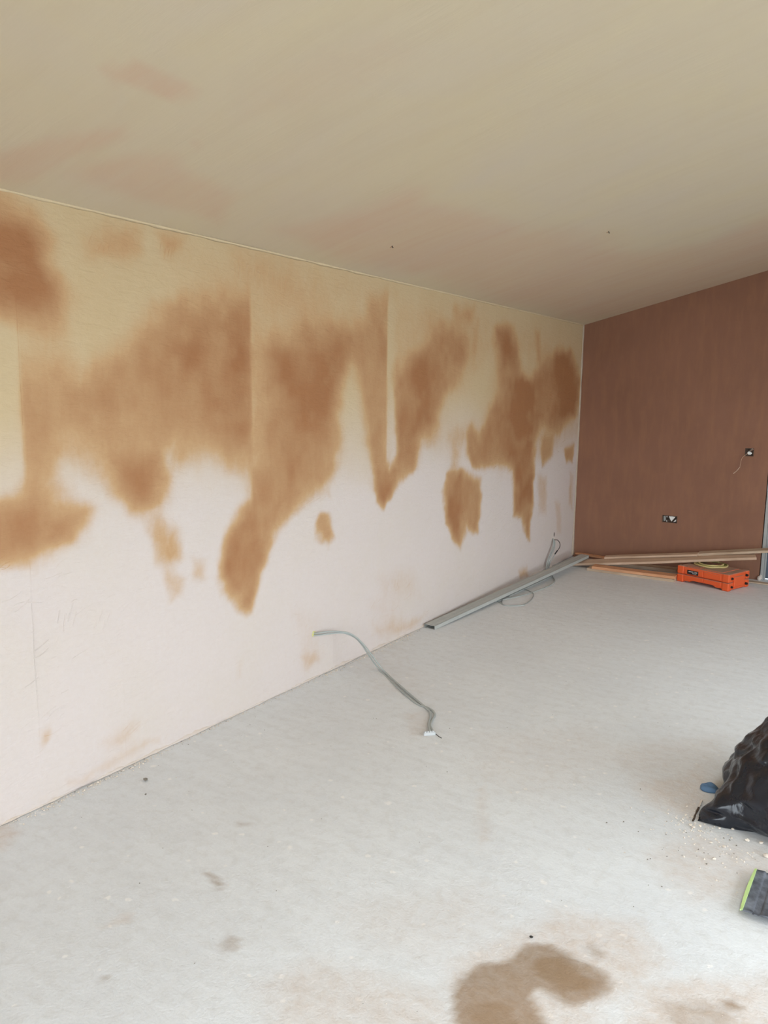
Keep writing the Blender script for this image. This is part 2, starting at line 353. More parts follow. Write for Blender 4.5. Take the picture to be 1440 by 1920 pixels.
# left wall: plaster skim with drying stains
WALL_STAINS = [
[[[1.721,1.672],[1.902,1.697],[2.101,1.809],[2.381,2.003],[2.942,2.16],[4.119,2.244],[5.42,2.201],[7.561,2.136],[7.695,1.208],[6.101,1.005],[5.314,1.142],[4.669,1.326],[4.271,1.069],[3.692,1.273],[3.396,1.143],[3.045,1.008],[2.816,1.244],[2.447,1.318],[2.347,1.091],[2.075,1.255],[1.883,1.353],[1.74,1.203],[1.698,1.286]],0.28,0.134,1.718,None,"max"],
[[[1.459,2.227],[1.68,2.268],[1.724,2.27],[1.824,2.224],[1.875,2.171],[1.884,2.083],[1.926,2.019],[1.942,1.936],[1.923,1.838],[1.825,1.807],[1.721,1.812],[1.699,1.859],[1.539,1.846],[1.436,1.906]],0.72,0.0447,None,None,"max"],
[[[1.456,2.185],[1.678,2.227],[1.737,2.23],[1.817,2.17],[1.832,2.06],[1.882,1.971],[1.845,1.89],[1.736,1.862],[1.656,1.883],[1.471,1.909]],0.95,0.0442,None,None,"max"],
[[[1.455,2.177],[1.677,2.218],[1.721,2.227],[1.709,1.897],[1.658,1.91],[1.439,1.94]],0.55,0.0214,None,1.718,"max"],
[[[2.0,2.24],[2.06,2.26],[2.252,2.274],[2.275,2.184],[2.193,2.13],[1.993,2.112]],0.34,0.0286,None,None,"max"],
[[[2.122,2.261],[2.253,2.289],[2.25,2.222],[2.195,2.182],[2.132,2.203]],0.52,0.029,None,None,"max"],
[[[2.377,2.285],[2.541,2.302],[2.524,2.243],[2.418,2.216]],0.55,0.0266,None,None,"max"],
[[[2.391,2.266],[4.003,2.262],[3.949,2.164],[3.139,1.976],[2.473,2.102]],0.24,0.0643,None,None,"max"],
[[[2.838,2.268],[2.944,2.26],[3.309,2.206],[3.49,2.117],[3.308,2.017],[2.944,2.061]],0.34,0.057,None,None,"max"],
[[[1.72,1.663],[1.878,1.687],[2.021,1.701],[2.191,1.782],[2.286,1.913],[2.469,1.978],[2.628,2.028],[2.944,2.056],[2.93,1.257],[2.675,1.299],[2.463,1.337],[2.393,1.373],[2.388,1.228],[2.364,1.136],[2.26,1.124],[2.131,1.21],[2.027,1.319],[1.932,1.388],[1.837,1.356],[1.821,1.266],[1.921,1.173],[1.997,1.115],[1.963,1.033],[1.841,0.994],[1.726,0.962],[1.601,0.994],[1.449,1.048],[1.46,1.214],[1.657,1.231],[1.706,1.286]],0.58,0.0558,None,2.938,"max"],
[[[1.722,1.634],[1.946,1.658],[2.201,1.707],[2.345,1.823],[2.627,2.005],[2.944,2.046],[2.932,1.368],[2.451,1.46],[2.086,1.492],[1.816,1.377],[1.718,1.383]],0.62,0.0656,1.718,2.938,"max"],
[[[2.289,1.776],[2.407,1.905],[2.627,1.986],[2.943,2.036],[2.934,1.525],[2.749,1.452],[2.516,1.529],[2.443,1.658],[2.297,1.688]],0.9,0.0614,None,2.938,"max"],
[[[1.995,1.68],[2.37,1.713],[2.455,1.553],[2.246,1.466],[2.012,1.514]],0.72,0.057,None,None,"max"],
[[[2.667,1.65],[2.938,1.706],[2.931,1.315],[2.782,1.323],[2.612,1.455]],0.8,0.0657,None,2.938,"max"],
[[[2.148,1.359],[2.372,1.356],[2.388,1.228],[2.334,1.144],[2.227,1.151],[2.167,1.236]],0.82,0.0412,None,None,"max"],
[[[1.458,1.178],[1.612,1.174],[1.686,1.199],[1.759,1.16],[1.754,1.059],[1.705,0.986],[1.603,1.019],[1.45,1.067]],0.82,0.0351,None,None,"max"],
[[[1.813,1.123],[1.895,1.127],[1.98,1.119],[1.952,1.062],[1.878,1.03],[1.809,1.051]],0.85,0.0336,None,None,"max"],
[[[2.261,1.135],[2.348,1.114],[2.374,0.992],[2.299,1.002]],0.3,0.0329,None,None,"max"],
[[[2.279,1.001],[2.344,1.02],[2.454,0.98],[2.447,0.871],[2.368,0.834],[2.292,0.881]],0.52,0.0383,None,None,"max"],
[[[2.512,0.873],[2.611,0.844],[2.626,0.764],[2.525,0.757]],0.34,0.0304,None,None,"max"],
[[[2.338,0.853],[2.475,0.754],[2.45,0.659],[2.377,0.651],[2.365,0.751]],0.32,0.0294,None,None,"max"],
[[[2.94,1.821],[3.375,1.907],[3.747,1.982],[3.897,1.941],[3.791,1.859],[3.713,1.757],[3.704,1.622],[3.68,1.374],[3.57,1.183],[3.415,1.089],[3.245,1.024],[3.128,0.947],[3.068,0.865],[3.042,0.757],[2.921,0.75],[2.812,1.035],[2.93,1.262]],0.56,0.0629,2.938,None,"max"],
[[[3.116,1.8],[3.373,1.882],[3.703,1.929],[3.799,1.873],[3.704,1.8],[3.694,1.622],[3.661,1.373],[3.558,1.213],[3.414,1.108],[3.246,1.051],[3.127,0.999],[3.09,1.169],[3.168,1.303],[3.094,1.494],[3.078,1.665]],0.82,0.0743,None,None,"max"],
[[[3.173,1.766],[3.394,1.864],[3.657,1.879],[3.635,1.676],[3.545,1.486],[3.436,1.408],[3.229,1.491],[3.152,1.617]],0.95,0.068,None,None,"max"],
[[[2.854,1.057],[2.938,1.082],[3.051,0.862],[3.025,0.732],[2.966,0.611],[2.925,0.511],[2.84,0.547],[2.767,0.652],[2.714,0.761],[2.72,0.862],[2.774,0.967]],0.86,0.0352,None,None,"max"],
[[[2.772,0.909],[2.867,0.962],[2.963,0.881],[2.96,0.716],[2.861,0.679],[2.776,0.749]],0.97,0.0378,None,None,"max"],
[[[2.929,1.236],[3.13,1.166],[3.128,0.97],[3.043,0.869],[2.924,0.914]],0.7,0.0495,None,None,"max"],
[[[3.921,2.006],[4.048,2.137],[4.183,2.164],[4.2,1.475],[4.237,1.166],[4.355,1.174],[4.314,1.018],[4.158,0.908],[4.073,0.949],[4.016,1.091],[3.96,1.259],[3.904,1.48],[3.801,1.706],[3.775,1.899]],0.6,0.0454,None,4.167,"max"],
[[[3.996,2.125],[4.183,2.157],[4.193,1.745],[4.056,1.771],[4.0,1.912]],0.72,0.0442,None,4.167,"max"],
[[[3.703,1.935],[3.948,1.937],[3.95,1.81],[3.775,1.83]],0.7,0.0486,None,None,"max"],
[[[4.028,1.158],[4.208,1.176],[4.386,1.14],[4.314,1.018],[4.158,0.905],[4.073,0.956]],0.84,0.0306,None,None,"max"],
[[[3.957,1.45],[4.158,1.475],[4.194,1.169],[4.014,1.211]],0.68,0.0394,None,4.167,"max"],
[[[4.245,1.717],[4.364,1.827],[4.545,1.881],[4.7,2.017],[5.006,2.08],[5.176,2.024],[5.225,1.845],[5.11,1.677],[4.889,1.611],[4.825,1.481],[4.764,1.315],[4.6,1.281],[4.525,1.146],[4.388,1.06],[4.273,1.132],[4.291,1.318],[4.25,1.55]],0.66,0.0425,None,None,"max"],
[[[4.294,1.718],[4.454,1.831],[4.641,1.87],[4.729,1.728],[4.703,1.565],[4.692,1.433],[4.503,1.325],[4.335,1.332],[4.285,1.535]],0.93,0.0485,None,None,"max"],
[[[4.735,1.971],[5.008,2.046],[5.162,1.946],[5.099,1.737],[4.85,1.681],[4.726,1.793]],0.76,0.0509,None,None,"max"],
[[[4.665,2.078],[5.153,2.099],[5.122,1.978],[4.703,1.953]],0.5,0.0574,None,None,"max"],
[[[5.054,2.2],[5.317,2.233],[5.303,2.154],[5.095,2.128]],0.6,0.0371,None,None,"max"],
[[[4.291,1.318],[4.598,1.338],[4.509,1.147],[4.388,1.076],[4.281,1.147]],0.72,0.0349,None,None,"max"],
[[[4.985,1.461],[5.25,1.439],[5.239,1.305],[5.029,1.322]],0.42,0.0463,None,None,"max"],
[[[5.308,1.465],[5.368,1.464],[5.422,1.27],[5.497,1.079],[5.373,1.079],[5.306,1.184]],0.62,0.0242,None,None,"max"],
[[[5.306,2.11],[5.377,2.116],[5.405,1.708],[5.33,1.742]],0.4,0.0232,None,None,"max"],
[[[5.714,2.114],[5.854,2.156],[6.017,2.155],[6.131,1.978],[6.197,1.802],[6.437,1.727],[6.588,1.845],[6.92,1.953],[7.156,2.03],[7.421,1.986],[7.647,1.749],[7.597,1.464],[7.245,1.342],[7.158,1.276],[6.672,1.335],[6.555,1.221],[6.559,0.659],[6.551,0.362],[6.464,0.408],[6.342,0.554],[6.155,0.63],[6.134,1.025],[5.944,1.085],[5.414,1.085],[5.295,1.166],[5.358,1.309],[5.561,1.377],[5.68,1.525],[5.828,1.639],[5.765,1.865],[5.678,2.01]],0.64,0.0405,None,None,"max"],
[[[6.005,1.758],[6.224,1.783],[6.495,1.686],[6.512,1.266],[6.226,1.236],[6.009,1.444]],0.92,0.0401,None,None,"max"],
[[[6.977,1.977],[7.351,2.017],[7.595,1.724],[7.528,1.465],[7.232,1.445],[7.007,1.737]],0.92,0.04,None,None,"max"],
[[[6.545,1.729],[6.996,1.825],[7.235,1.422],[6.581,1.391]],0.76,0.0478,None,None,"max"],
[[[5.722,2.114],[5.97,2.151],[6.082,1.975],[5.873,1.926]],0.8,0.0332,None,None,"max"],
[[[5.812,1.562],[6.047,1.562],[6.136,1.117],[5.451,1.139],[5.443,1.269],[5.692,1.373]],0.76,0.0423,None,None,"max"],
[[[6.125,1.24],[6.487,1.246],[6.548,0.66],[6.387,0.635],[6.195,0.741]],0.78,0.0327,None,None,"max"],
[[[6.475,2.138],[6.572,2.144],[6.599,1.897],[6.511,1.894]],0.5,0.0225,None,None,"max"],
[[[6.711,1.237],[7.015,1.269],[6.999,1.044],[6.767,0.992]],0.5,0.0295,None,None,"max"],
[[[7.329,1.095],[7.576,1.118],[7.565,0.949],[7.372,0.974]],0.55,0.0265,None,None,"max"],
[[[6.633,0.914],[6.896,0.893],[6.911,0.505],[6.729,0.55]],0.24,0.0399,None,None,"max"],
[[[7.11,0.644],[7.305,0.624],[7.349,0.282],[7.216,0.301]],0.22,0.0373,None,None,"max"],
[[[7.473,0.872],[7.612,0.861],[7.629,0.491],[7.516,0.553]],0.25,0.0273,None,None,"max"],
[[[5.007,1.06],[5.106,1.085],[5.257,1.014],[5.513,0.974],[5.554,0.692],[5.49,0.575],[5.321,0.618],[5.209,0.493],[5.089,0.576],[4.975,0.745],[4.923,0.927]],0.66,0.0364,None,None,"max"],
[[[5.008,1.034],[5.177,1.038],[5.232,0.768],[5.186,0.553],[5.087,0.604],[4.996,0.778],[4.965,0.941]],0.86,0.0357,None,None,"max"],
[[[5.049,1.303],[5.161,1.317],[5.137,1.068],[5.061,1.074]],0.35,0.0311,None,None,"max"],
[[[3.491,0.935],[3.57,0.933],[3.636,0.803],[3.559,0.762],[3.457,0.815],[3.446,0.865]],0.62,0.0276,None,None,"max"],
[[[3.468,1.158],[3.524,1.132],[3.593,1.029],[3.535,1.048]],0.3,0.0242,None,None,"max"],
[[[6.322,0.103],[6.495,0.098],[6.557,0.026],[6.365,0.038]],0.42,0.0346,None,None,"max"],
[[[1.736,0.281],[1.778,0.283],[1.78,0.231],[1.751,0.209],[1.734,0.233]],0.24,0.0152,None,None,"max"],
[[[1.997,0.16],[2.065,0.17],[2.151,0.2],[2.187,0.163],[2.161,0.111],[2.036,0.122]],0.26,0.0358,None,None,"max"],
[[[1.814,0.059],[1.967,0.077],[2.16,0.086],[2.31,0.088],[2.309,0.055],[2.019,0.045],[1.837,0.027]],0.24,0.019,None,None,"max"],
[[[3.3,0.169],[3.443,0.176],[3.493,0.083],[3.37,0.049]],0.3,0.0378,None,None,"max"],
[[[3.21,0.434],[3.493,0.4],[3.544,0.101],[3.299,0.138]],0.14,0.0621,None,None,"max"],
[[[4.038,0.484],[4.56,0.46],[4.642,0.219],[4.165,0.285]],0.16,0.0728,None,None,"max"],
[[[3.981,0.325],[4.228,0.307],[4.433,0.115],[4.169,0.106]],0.14,0.0539,None,None,"max"],
[[[4.044,0.172],[4.721,0.086],[4.577,0.005],[4.045,0.102]],0.25,0.037,None,None,"max"],
[[[2.788,0.284],[2.85,0.28],[2.839,0.143],[2.793,0.143]],0.14,0.0223,None,None,"max"],
[[[3.724,1.677],[3.777,1.734],[3.852,1.623],[3.91,1.451],[3.96,1.259],[4.016,1.091],[3.883,1.19],[3.709,1.259],[3.696,1.428]],0.02,0.0406,None,None,"over"],
[[[4.15,2.154],[4.21,2.16],[4.251,1.897],[4.24,1.687],[4.263,1.474],[4.288,1.225],[4.238,1.15],[4.204,1.322],[4.167,1.475]],0.06,0.0231,4.167,None,"over"],
[[[4.925,1.598],[5.141,1.651],[5.442,1.871],[5.606,1.933],[5.679,1.825],[5.655,1.563],[5.474,1.416],[5.236,1.35],[4.936,1.377],[4.878,1.48]],0.1,0.0468,None,None,"over"],
[[[1.535,1.775],[1.69,1.784],[1.718,1.767],[1.71,1.325],[1.658,1.26],[1.5,1.247]],0.02,0.0264,None,1.718,"over"],
[[[1.903,2.217],[2.004,2.256],[2.013,2.094],[2.292,2.094],[2.413,2.046],[2.307,1.987],[2.233,1.871],[2.049,1.754],[1.983,1.67],[1.946,1.785],[1.946,1.936],[1.917,2.018],[1.872,2.082]],0.06,0.0408,None,None,"over"],
[[[6.182,1.96],[6.492,1.975],[6.559,1.854],[6.434,1.757],[6.22,1.823]],0.15,0.0311,None,None,"over"],
[[[2.411,1.385],[2.468,1.408],[2.47,1.314],[2.408,1.292]],0.25,0.0283,None,None,"over"]]
ysw = np.unique(np.concatenate([np.linspace(Y0-.3, 1.35, 60), np.linspace(1.35, D, 500)]))
zsw = np.unique(np.concatenate([np.array([.0015,.005,.010,.015,.020,.026,.032,.04,.05]), np.linspace(.062, H0+.02, 175)]))
U, W = np.meshgrid(ysw, zsw, indexing='ij')
uu = U + sfield(U, W, .22, 11)*.03 + sfield(U, W, .07, 12)*.014 + sfield(U, W, .03, 22)*.005
ww = W + sfield(U, W, .22, 13)*.03 + sfield(U, W, .07, 14)*.014 + sfield(U, W, .03, 24)*.005
damp = np.zeros_like(U)
extra = [[[[.2,1.5],[.9,1.35],[1.4,1.6],[1.3,2.0],[.4,2.1]],.8,.12,None,None,'max'],
         [[[-.9,.8],[-.2,.6],[.5,.9],[.2,1.6],[-.8,1.8]],.75,.14,None,None,'max']]
for poly, lev, soft, lo, hi, mode in WALL_STAINS + extra:
    m = polymask(uu, ww, poly, soft*2.0, np.clip((W-1.15)/.55, -.45, 1)*.35)
    if lo is not None: m = m*np.clip((U-lo)/.012+.5, 0, 1)
    if hi is not None: m = m*np.clip((hi-U)/.012+.5, 0, 1)
    damp = damp + np.maximum(0, lev-damp)*m if mode == 'max' else damp*(1-m)+lev*m
damp = np.clip(damp*(1 + .16*np.clip((U-4.5)/1.5, 0, 1) + .16*sfield(U, W, .16, 41) + .10*sfield(U, W, .06, 42)), 0, 1)
cream = np.clip((W - .95 - .12*sfield(U, W, .4, 15))/.75, 0, 1); cream = cream*cream*(3-2*cream)
SEAMS = (1.718, 2.938, 4.167)
def wall_shape(U, W):
    x = sfield(U, W, .6, 16)*.002 + sfield(U, W, .15, 17)*.0006
    lip = sfield(U, U*0, .09, 18)*.5 + sfield(U, U*0, .03, 19)*.5        # ragged plaster lip at the foot
    edge = .030 + .012*sfield(U, U*0, .25, 20)
    x = x + np.where(W < edge, .003 + .003*lip, 0)
    z = W + np.where(W < .008, .0025 + .0035*lip, 0)
    return np.stack([x, U, z], -1)
wall_left = grid_mesh('wall_left', ysw, zsw, wall_shape, M_WALL, {'damp': damp, 'cream': cream}, (-.02,0,0))
structure(wall_left, 'long plastered wall drying in brown patches above pale plaster')
bm = bmesh.new(); box_bm(bm, -.26, -.021, Y0-.3, D+.3, -.1, H0+.1); structure(link_bm('trim_1', bm, M_DARK), 'dark masonry core seen at the joint under the left wall plaster')

# ceiling
CEIL_STAINS = [
[[[0.781,1.531],[0.84,1.587],[0.829,1.731],[0.838,1.81],[0.785,1.813],[0.725,1.799],[0.709,1.744],[0.754,1.661],[0.736,1.582]],0.6,0.0136],
[[[0.191,1.465],[0.355,1.613],[0.489,1.749],[0.449,1.812],[0.305,1.784],[0.133,1.718],[0.001,1.569]],0.5,0.0402],
[[[0.185,1.806],[0.395,1.931],[0.499,2.029],[0.425,2.134],[0.367,2.486],[0.143,2.624],[0.128,2.149]],0.45,0.0551],
[[[0.66,1.952],[0.649,1.997],[0.566,2.065],[0.568,2.034]],0.3,0.0143],
[[[0.577,3.095],[0.784,3.079],[0.852,3.147],[0.8,3.296],[0.827,3.44],[0.852,4.194],[0.554,4.279],[0.308,4.35],[0.071,4.247],[0.125,3.327],[0.212,2.896]],0.5,0.0881],
[[[0.186,4.058],[0.819,4.127],[1.027,4.725],[1.033,5.575],[1.426,5.978],[1.842,5.817],[2.06,6.059],[1.749,7.815],[0.933,8.012],[0.102,7.466],[0.066,5.278]],0.5,0.1663],
[[[0.751,2.03],[0.988,1.945],[1.207,1.975],[1.367,2.066],[1.357,2.267],[1.17,2.251],[0.904,2.2]],0.12,0.0692]]
xc = np.linspace(-.28, 2.7, 90); yc = np.linspace(Y0-.3, D+.3, 200)
U, W = np.meshgrid(xc, yc, indexing='ij'); ca = np.zeros_like(U)
uu = U + sfield(U, W, .3, 31)*.06; ww = W + sfield(U, W, .3, 33)*.04
for poly, lev, soft in CEIL_STAINS: ca = np.maximum(ca, polymask(uu, ww, poly, soft)*lev)
ceiling = grid_mesh('ceiling', xc, yc, lambda U, W: np.stack([U, W, H0+SL*U + sfield(U, W, .7, 35)*.002], -1), M_CEIL, {'damp': ca}, (0,0,.2), flip=True)
structure(ceiling, 'sloping beige plastered ceiling rising to the right')

# walls with real openings: cells between breaks, holes left out, thickness t
def holed_wall(name, us, vs, holes, place, mat, top=None):
    bm = bmesh.new(); nu, nv = len(us)-1, len(vs)-1; cache = {}
    def vert(i, j, k):
        key = (i, j, k)
        if key not in cache:
            vv = vs[j] if not (top and j == nv) else top(us[i])
            cache[key] = bm.verts.new(place(us[i], vv, k))
        return cache[key]
    solid = lambda i, j: 0 <= i < nu and 0 <= j < nv and (i, j) not in holes
    for i in range(nu):
        for j in range(nv):
            if not solid(i, j): continue
            for k in (0, 1): bm.faces.new([vert(i,j,k), vert(i+1,j,k), vert(i+1,j+1,k), vert(i,j+1,k)])
            for di, dj, a, b in ((-1,0,(0,0),(0,1)), (1,0,(1,0),(1,1)), (0,-1,(0,0),(1,0)), (0,1,(0,1),(1,1))):
                if not solid(i+di, j+dj):
                    bm.faces.new([vert(i+a[0],j+a[1],0), vert(i+b[0],j+b[1],0), vert(i+b[0],j+b[1],1), vert(i+a[0],j+a[1],1)])
    return structure(link_bm(name, bm, mat))
SOCK = [0.928,7.683,0.475]; SWI = [1.572,7.683,1.14]
JX = 1.735
wb = holed_wall('wall_back', [-.2, SOCK[0]-.069, SOCK[0]+.069, SWI[0]-.036, SWI[0]+.036, JX, JX+.95, XR+.3],
    [0, SOCK[2]-.034, SOCK[2]+.034, SWI[2]-.036, SWI[2]+.036, 2.05, 9], {(1,1), (3,3), (5,0), (5,1), (5,2), (5,3), (5,4)},
    lambda u, w, k: (u, D + (.0 if k == 0 else .16), w), M_WET, top=lambda u: ceil_z(u)+.05)
wb['label'] = 'end wall of freshly skimmed wet brown plaster'
wr = holed_wall('wall_right', [Y0-.3, OPEN_R[0], OPEN_R[1], D+.3], [0, OPEN_R[3], ceil_z(XR)+.05], {(1,0)},
    lambda u, w, k: (XR + (.3 if k else 0), u, w), M_PLASTER)
wf = holed_wall('wall_front', [-.2, OPEN_F[0], OPEN_F[1], XR+.3], [0, OPEN_F[3], 9], {(1,0)},
    lambda u, w, k: (u, Y0 - (.3 if k else 0), w), M_PLASTER, top=lambda u: ceil_z(u)+.05)
# right-hand part of the ceiling with the two added rooflights
(ra0, ra1), (rb0, rb1) = ROOF[2]
cr = holed_wall('ceiling', [2.7, ROOF[0], ROOF[1], XR+.3], [Y0-.3, ra0, ra1, rb0, rb1, D+.3], {(1,1), (1,3)},
    lambda u, w, k: (u, w, ceil_z(u) + (.2 if k else 0)), simple('ceiling_plaster', (204,188,160), .9, var=.05, scale=3))
cr['label'] = 'right-hand part of the beige ceiling with two added rooflight openings'
M_ALU = simple('grey_aluminium', (96,100,104), .45, .3, .06)
for k, (a, b) in enumerate(ROOF[2]):
    wf_ = empty('window_%d' % (k+1), ((ROOF[0]+ROOF[1])/2, (a+b)/2, ceil_z((ROOF[0]+ROOF[1])/2)+.2)); wf_.rotation_euler = (0, -math.atan(SL), 0)
    structure(wf_, 'frame of an added rooflight in the ceiling slope'); hx, hy = (ROOF[1]-ROOF[0])/2+.03, (b-a)/2
    for x0, x1, y0, y1 in ((-hx, -hx+.06, -hy, hy), (hx-.06, hx, -hy, hy), (-hx, hx, -hy-.03, -hy+.03), (-hx, hx, hy-.03, hy+.03)):
        bm = bmesh.new(); box_bm(bm, x0, x1, y0, y1, .002, .07, .004); link_bm('frame_rail', bm, M_ALU, wf_)
wp = empty('window_3', (XR+.15, 0, 0)); structure(wp, 'aluminium patio door frame in the right wall')
for y in np.linspace(OPEN_R[0]+.03, OPEN_R[1]-.03, 5):
    bm = bmesh.new(); box_bm(bm, -.03, .03, y-.03, y+.03, 0, OPEN_R[3], .004); link_bm('frame_post', bm, M_ALU, wp)
bm = bmesh.new(); box_bm(bm, -.03, .03, OPEN_R[0], OPEN_R[1], OPEN_R[3]-.06, OPEN_R[3], .004); link_bm('frame_head', bm, M_ALU, wp)
# unseen ground added outside the openings to bounce daylight indoors
bm = bmesh.new(); box_bm(bm, -14, 18, -16, 16, -.4, -.13); structure(link_bm('floor_added_bounce', bm, simple('paving_grey', (160,158,152), .9)), 'unseen grey paved ground added outside the openings for bounce light')
# plaster bead along the ceiling line
V, F = [], []
N = 260
for i in range(N+1):
    y = 0.2 + (D-.2)*i/N; s = .0055 + .0035*noise.noise(Vector((y*9, 0, 0))) + .002*noise.noise(Vector((y*37, 3, 0)))
    V += [(0, y, H0-s*1.6), (s*.9, y, H0-s*.5), (s*1.6, y, H0+s*.2), (-.002, y, H0+.004)]
for i in range(N):
    for k in range(4): F.append((i*4+k, i*4+(k+1) % 4, i*4+4+(k+1) % 4, i*4+4+k))
structure(link_mesh('trim_2', V, F, M_CREAM, smooth=True), 'thin cream plaster bead where left wall meets ceiling')
# plaster bead down the corner with the end wall
V, F = [], []
for i in range(121):
    z = .02 + 2.3*i/120; s = .009 + .004*noise.noise(Vector((0, z*6, 2))) + .012*max(0, 1-z/.25)
    V += [(0, D-s*2.2, z), (s*.5, D-s*.8, z), (s, D, z), (-.002, D+.002, z)]
for i in range(120):
    for k in range(4): F.append((i*4+k, i*4+(k+1) % 4, i*4+4+(k+1) % 4, i*4+4+k))
structure(link_mesh('trim_3', V, F, simple('corner_plaster', (196,180,162), .9, var=.1), smooth=True), 'rough plaster bead in the far corner')

# trowel ridges on the left wall: thin raised strokes, one part of the wall
random.seed(5)
V, F = [], []
def stroke(y, z, ang, ln, w, h, curve=0.0):
    n = 6; b = len(V)
    for i in range(n+1):
        t = i/n-.5; a = ang + curve*t
        cy = y + math.cos(ang)*ln*t - math.sin(ang)*curve*ln*(t*t); cz = z + math.sin(ang)*ln*t + math.cos(ang)*curve*ln*(t*t)
        k = max(.02, 1-(2*t)**2)
        ny, nz = -math.sin(a), math.cos(a)
        V.append((-.001, cy-ny*w, cz-nz*w)); V.append((h*k+.0008, cy, cz)); V.append((-.001, cy+ny*w, cz+nz*w))
    for i in range(n):
        p = b+i*3; F.append((p, p+3, p+4, p+1)); F.append((p+1, p+4, p+5, p+2))
for i in range(900):
    y = 1.4 + 6.1*random.random()**.85; z = .08 + 1.15*random.random()
    stroke(y, z, random.choice((.18, .3, .3, .42, 2.9))+random.gauss(0, .1), random.uniform(.02, .09), .0022, random.uniform(.0006, .0020)*min(1, .35+.25*(y-1.4)), random.uniform(-.5, .5))
for cy, cz, n, ang, ln, sp in [[1.831,0.73,5,1.35,0.07,0.017],[1.996,0.68,4,1.2,0.05,0.02],[2.117,0.709,6,0.5,0.05,0.02],[3.061,2.175,9,1.5,0.12,0.02],[2.837,2.184,8,1.5,0.09,0.025],[3.49,2.089,5,1.0,0.08,0.03],[2.032,2.177,8,1.2,0.05,0.015],[2.388,2.201,5,1.3,0.05,0.02],[4.131,0.397,6,1.2,0.1,0.04],[3.396,1.025,6,0.3,0.12,0.03],[3.695,0.804,6,0.35,0.12,0.05],[2.43,0.837,4,0.4,0.06,0.03],[2.833,0.215,3,1.5,0.09,0.012],[4.041,0.312,5,0.7,0.08,0.03],[2.135,0.157,8,0.4,0.06,0.015],[5.371,0.233,5,0.5,0.1,0.05]]:
    for k in range(n):
        stroke(cy + k*sp + random.gauss(0, .004), cz + random.gauss(0, .012), ang+random.gauss(0, .06), ln*random.uniform(.5, 1.1), .0028, .0022, random.uniform(-.1, .1))
for sy, z0, z1 in ((SEAMS[0], .05, 2.0), (SEAMS[1], .02, 2.1), (SEAMS[2], 1.0, 2.0), (3.62, .02, .5), (2.12, .02, .5)):
    for k in range(int((z1-z0)/.12)):
        if random.random() < .8: stroke(sy+random.gauss(0, .001), z0+.12*k+.06, math.pi/2, .13, .002, .0007)
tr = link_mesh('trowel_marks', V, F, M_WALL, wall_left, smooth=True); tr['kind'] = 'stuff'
tv = np.array(V); ii = np.clip(np.searchsorted(ysw, tv[:,1]), 0, len(ysw)-1); jj = np.clip(np.searchsorted(zsw, tv[:,2]), 0, len(zsw)-1)
for an, arr in (('damp', damp), ('cream', cream)):
    tr.data.attributes.new(an, 'FLOAT', 'POINT').data.foreach_set('value', (arr[ii, jj]*.95 + (.0 if an == 'cream' else 1)*np.repeat(np.random.RandomState(3).rand(len(V)//21+1), 21)[:len(V)]*.09).astype(np.float32))  # random darker tone per stroke, painted in to stand for relief shading

# ragged plaster droppings squeezed out along the wall foot
V, F = [], []
NP = 900
for i in range(NP+1):
    y = 1.2 + 5.9*i/NP
    n1 = noise.noise(Vector((y*5, 1, 0))); n2 = noise.noise(Vector((y*23, 2, 0))); n3_ = noise.noise(Vector((y*70, 3, 0)))
    k = max(0, min(1, .55 + 1.2*n1))
    h = .004 + k*(.016 + .008*n2 + .005*n3_); p_ = .003 + k*(.007 + .006*n2 + .004*n3_)
    h = max(.003, h); p_ = max(.002, p_)
    V += [(-.004, y, .0008), (p_, y, .0012 + .002*max(0, n3_)), (p_*.8, y, h*.6), (-.002, y, h)]
for i in range(NP):
    for k in range(4): F.append((i*4+k, i*4+(k+1) % 4, i*4+4+(k+1) % 4, i*4+4+k))
dr = link_mesh('plaster_droppings', V, F, M_WALL, wall_left); dr['kind'] = 'stuff'
for an, val in (('damp', .04), ('cream', .2)):
    dr.data.attributes.new(an, 'FLOAT', 'POINT').data.foreach_set('value', np.abs(np.array([val + .12*noise.noise(Vector((q[1]*6, 5, 0))) for q in V])).astype(np.float32))

# ------------------------------------------------------------------ door in the end wall
M_FRAME = simple('grey_metal_frame', (168,168,166), .5, .0, .08, 20)
M_LEAF = simple('blue_grey_door', (92,103,116), .55, 0, .12, 9)
door = empty('door_1', (JX, D, 0)); structure(door, 'blue grey door in pale metal frame at right of end wall')
bm = bmesh.new(); box_bm(bm, .008, .034, -.006, .15, 0, 2.04, .002); link_bm('frame_jamb', bm, M_FRAME, door)
bm = bmesh.new(); box_bm(bm, .034, .046, .03, .05, 0, 2.04, .002); link_bm('door_stop', bm, M_FRAME, door)
bm = bmesh.new(); box_bm(bm, .916, .942, -.006, .15, 0, 2.04, .002); link_bm('frame_jamb', bm, M_FRAME, door)
bm = bmesh.new(); box_bm(bm, .034, .916, -.006, .15, 2.01, 2.04, .002); link_bm('frame_head', bm, M_FRAME, door)
leaf_bm = bmesh.new(); box_bm(leaf_bm, .036, .914, .052, .096, .012, 2.005, .003)
for z in np.linspace(.03, 1.99, 40): box_bm(leaf_bm, .05, .90, .0495, .0525, z, z+.036, .001)
link_bm('door_leaf', leaf_bm, M_LEAF, door)
bm = bmesh.new(); box_bm(bm, .80, .86, .02, .05, 1.0, 1.02, .004, 2); box_bm(bm, .845, .86, .03, .056, .97, 1.05, .003); link_bm('door_handle', bm, M_FRAME, door)
bm = bmesh.new(); bmesh.ops.create_icosphere(bm, subdivisions=2, radius=.022, matrix=Matrix.Translation((.02, 0, .02)))
for q in bm.verts: q.co *= 1+.5*noise.noise(q.co*40)
link_bm('plaster_lump', bm, M_PLASTER, door).location = (-.012, -.014, .0)

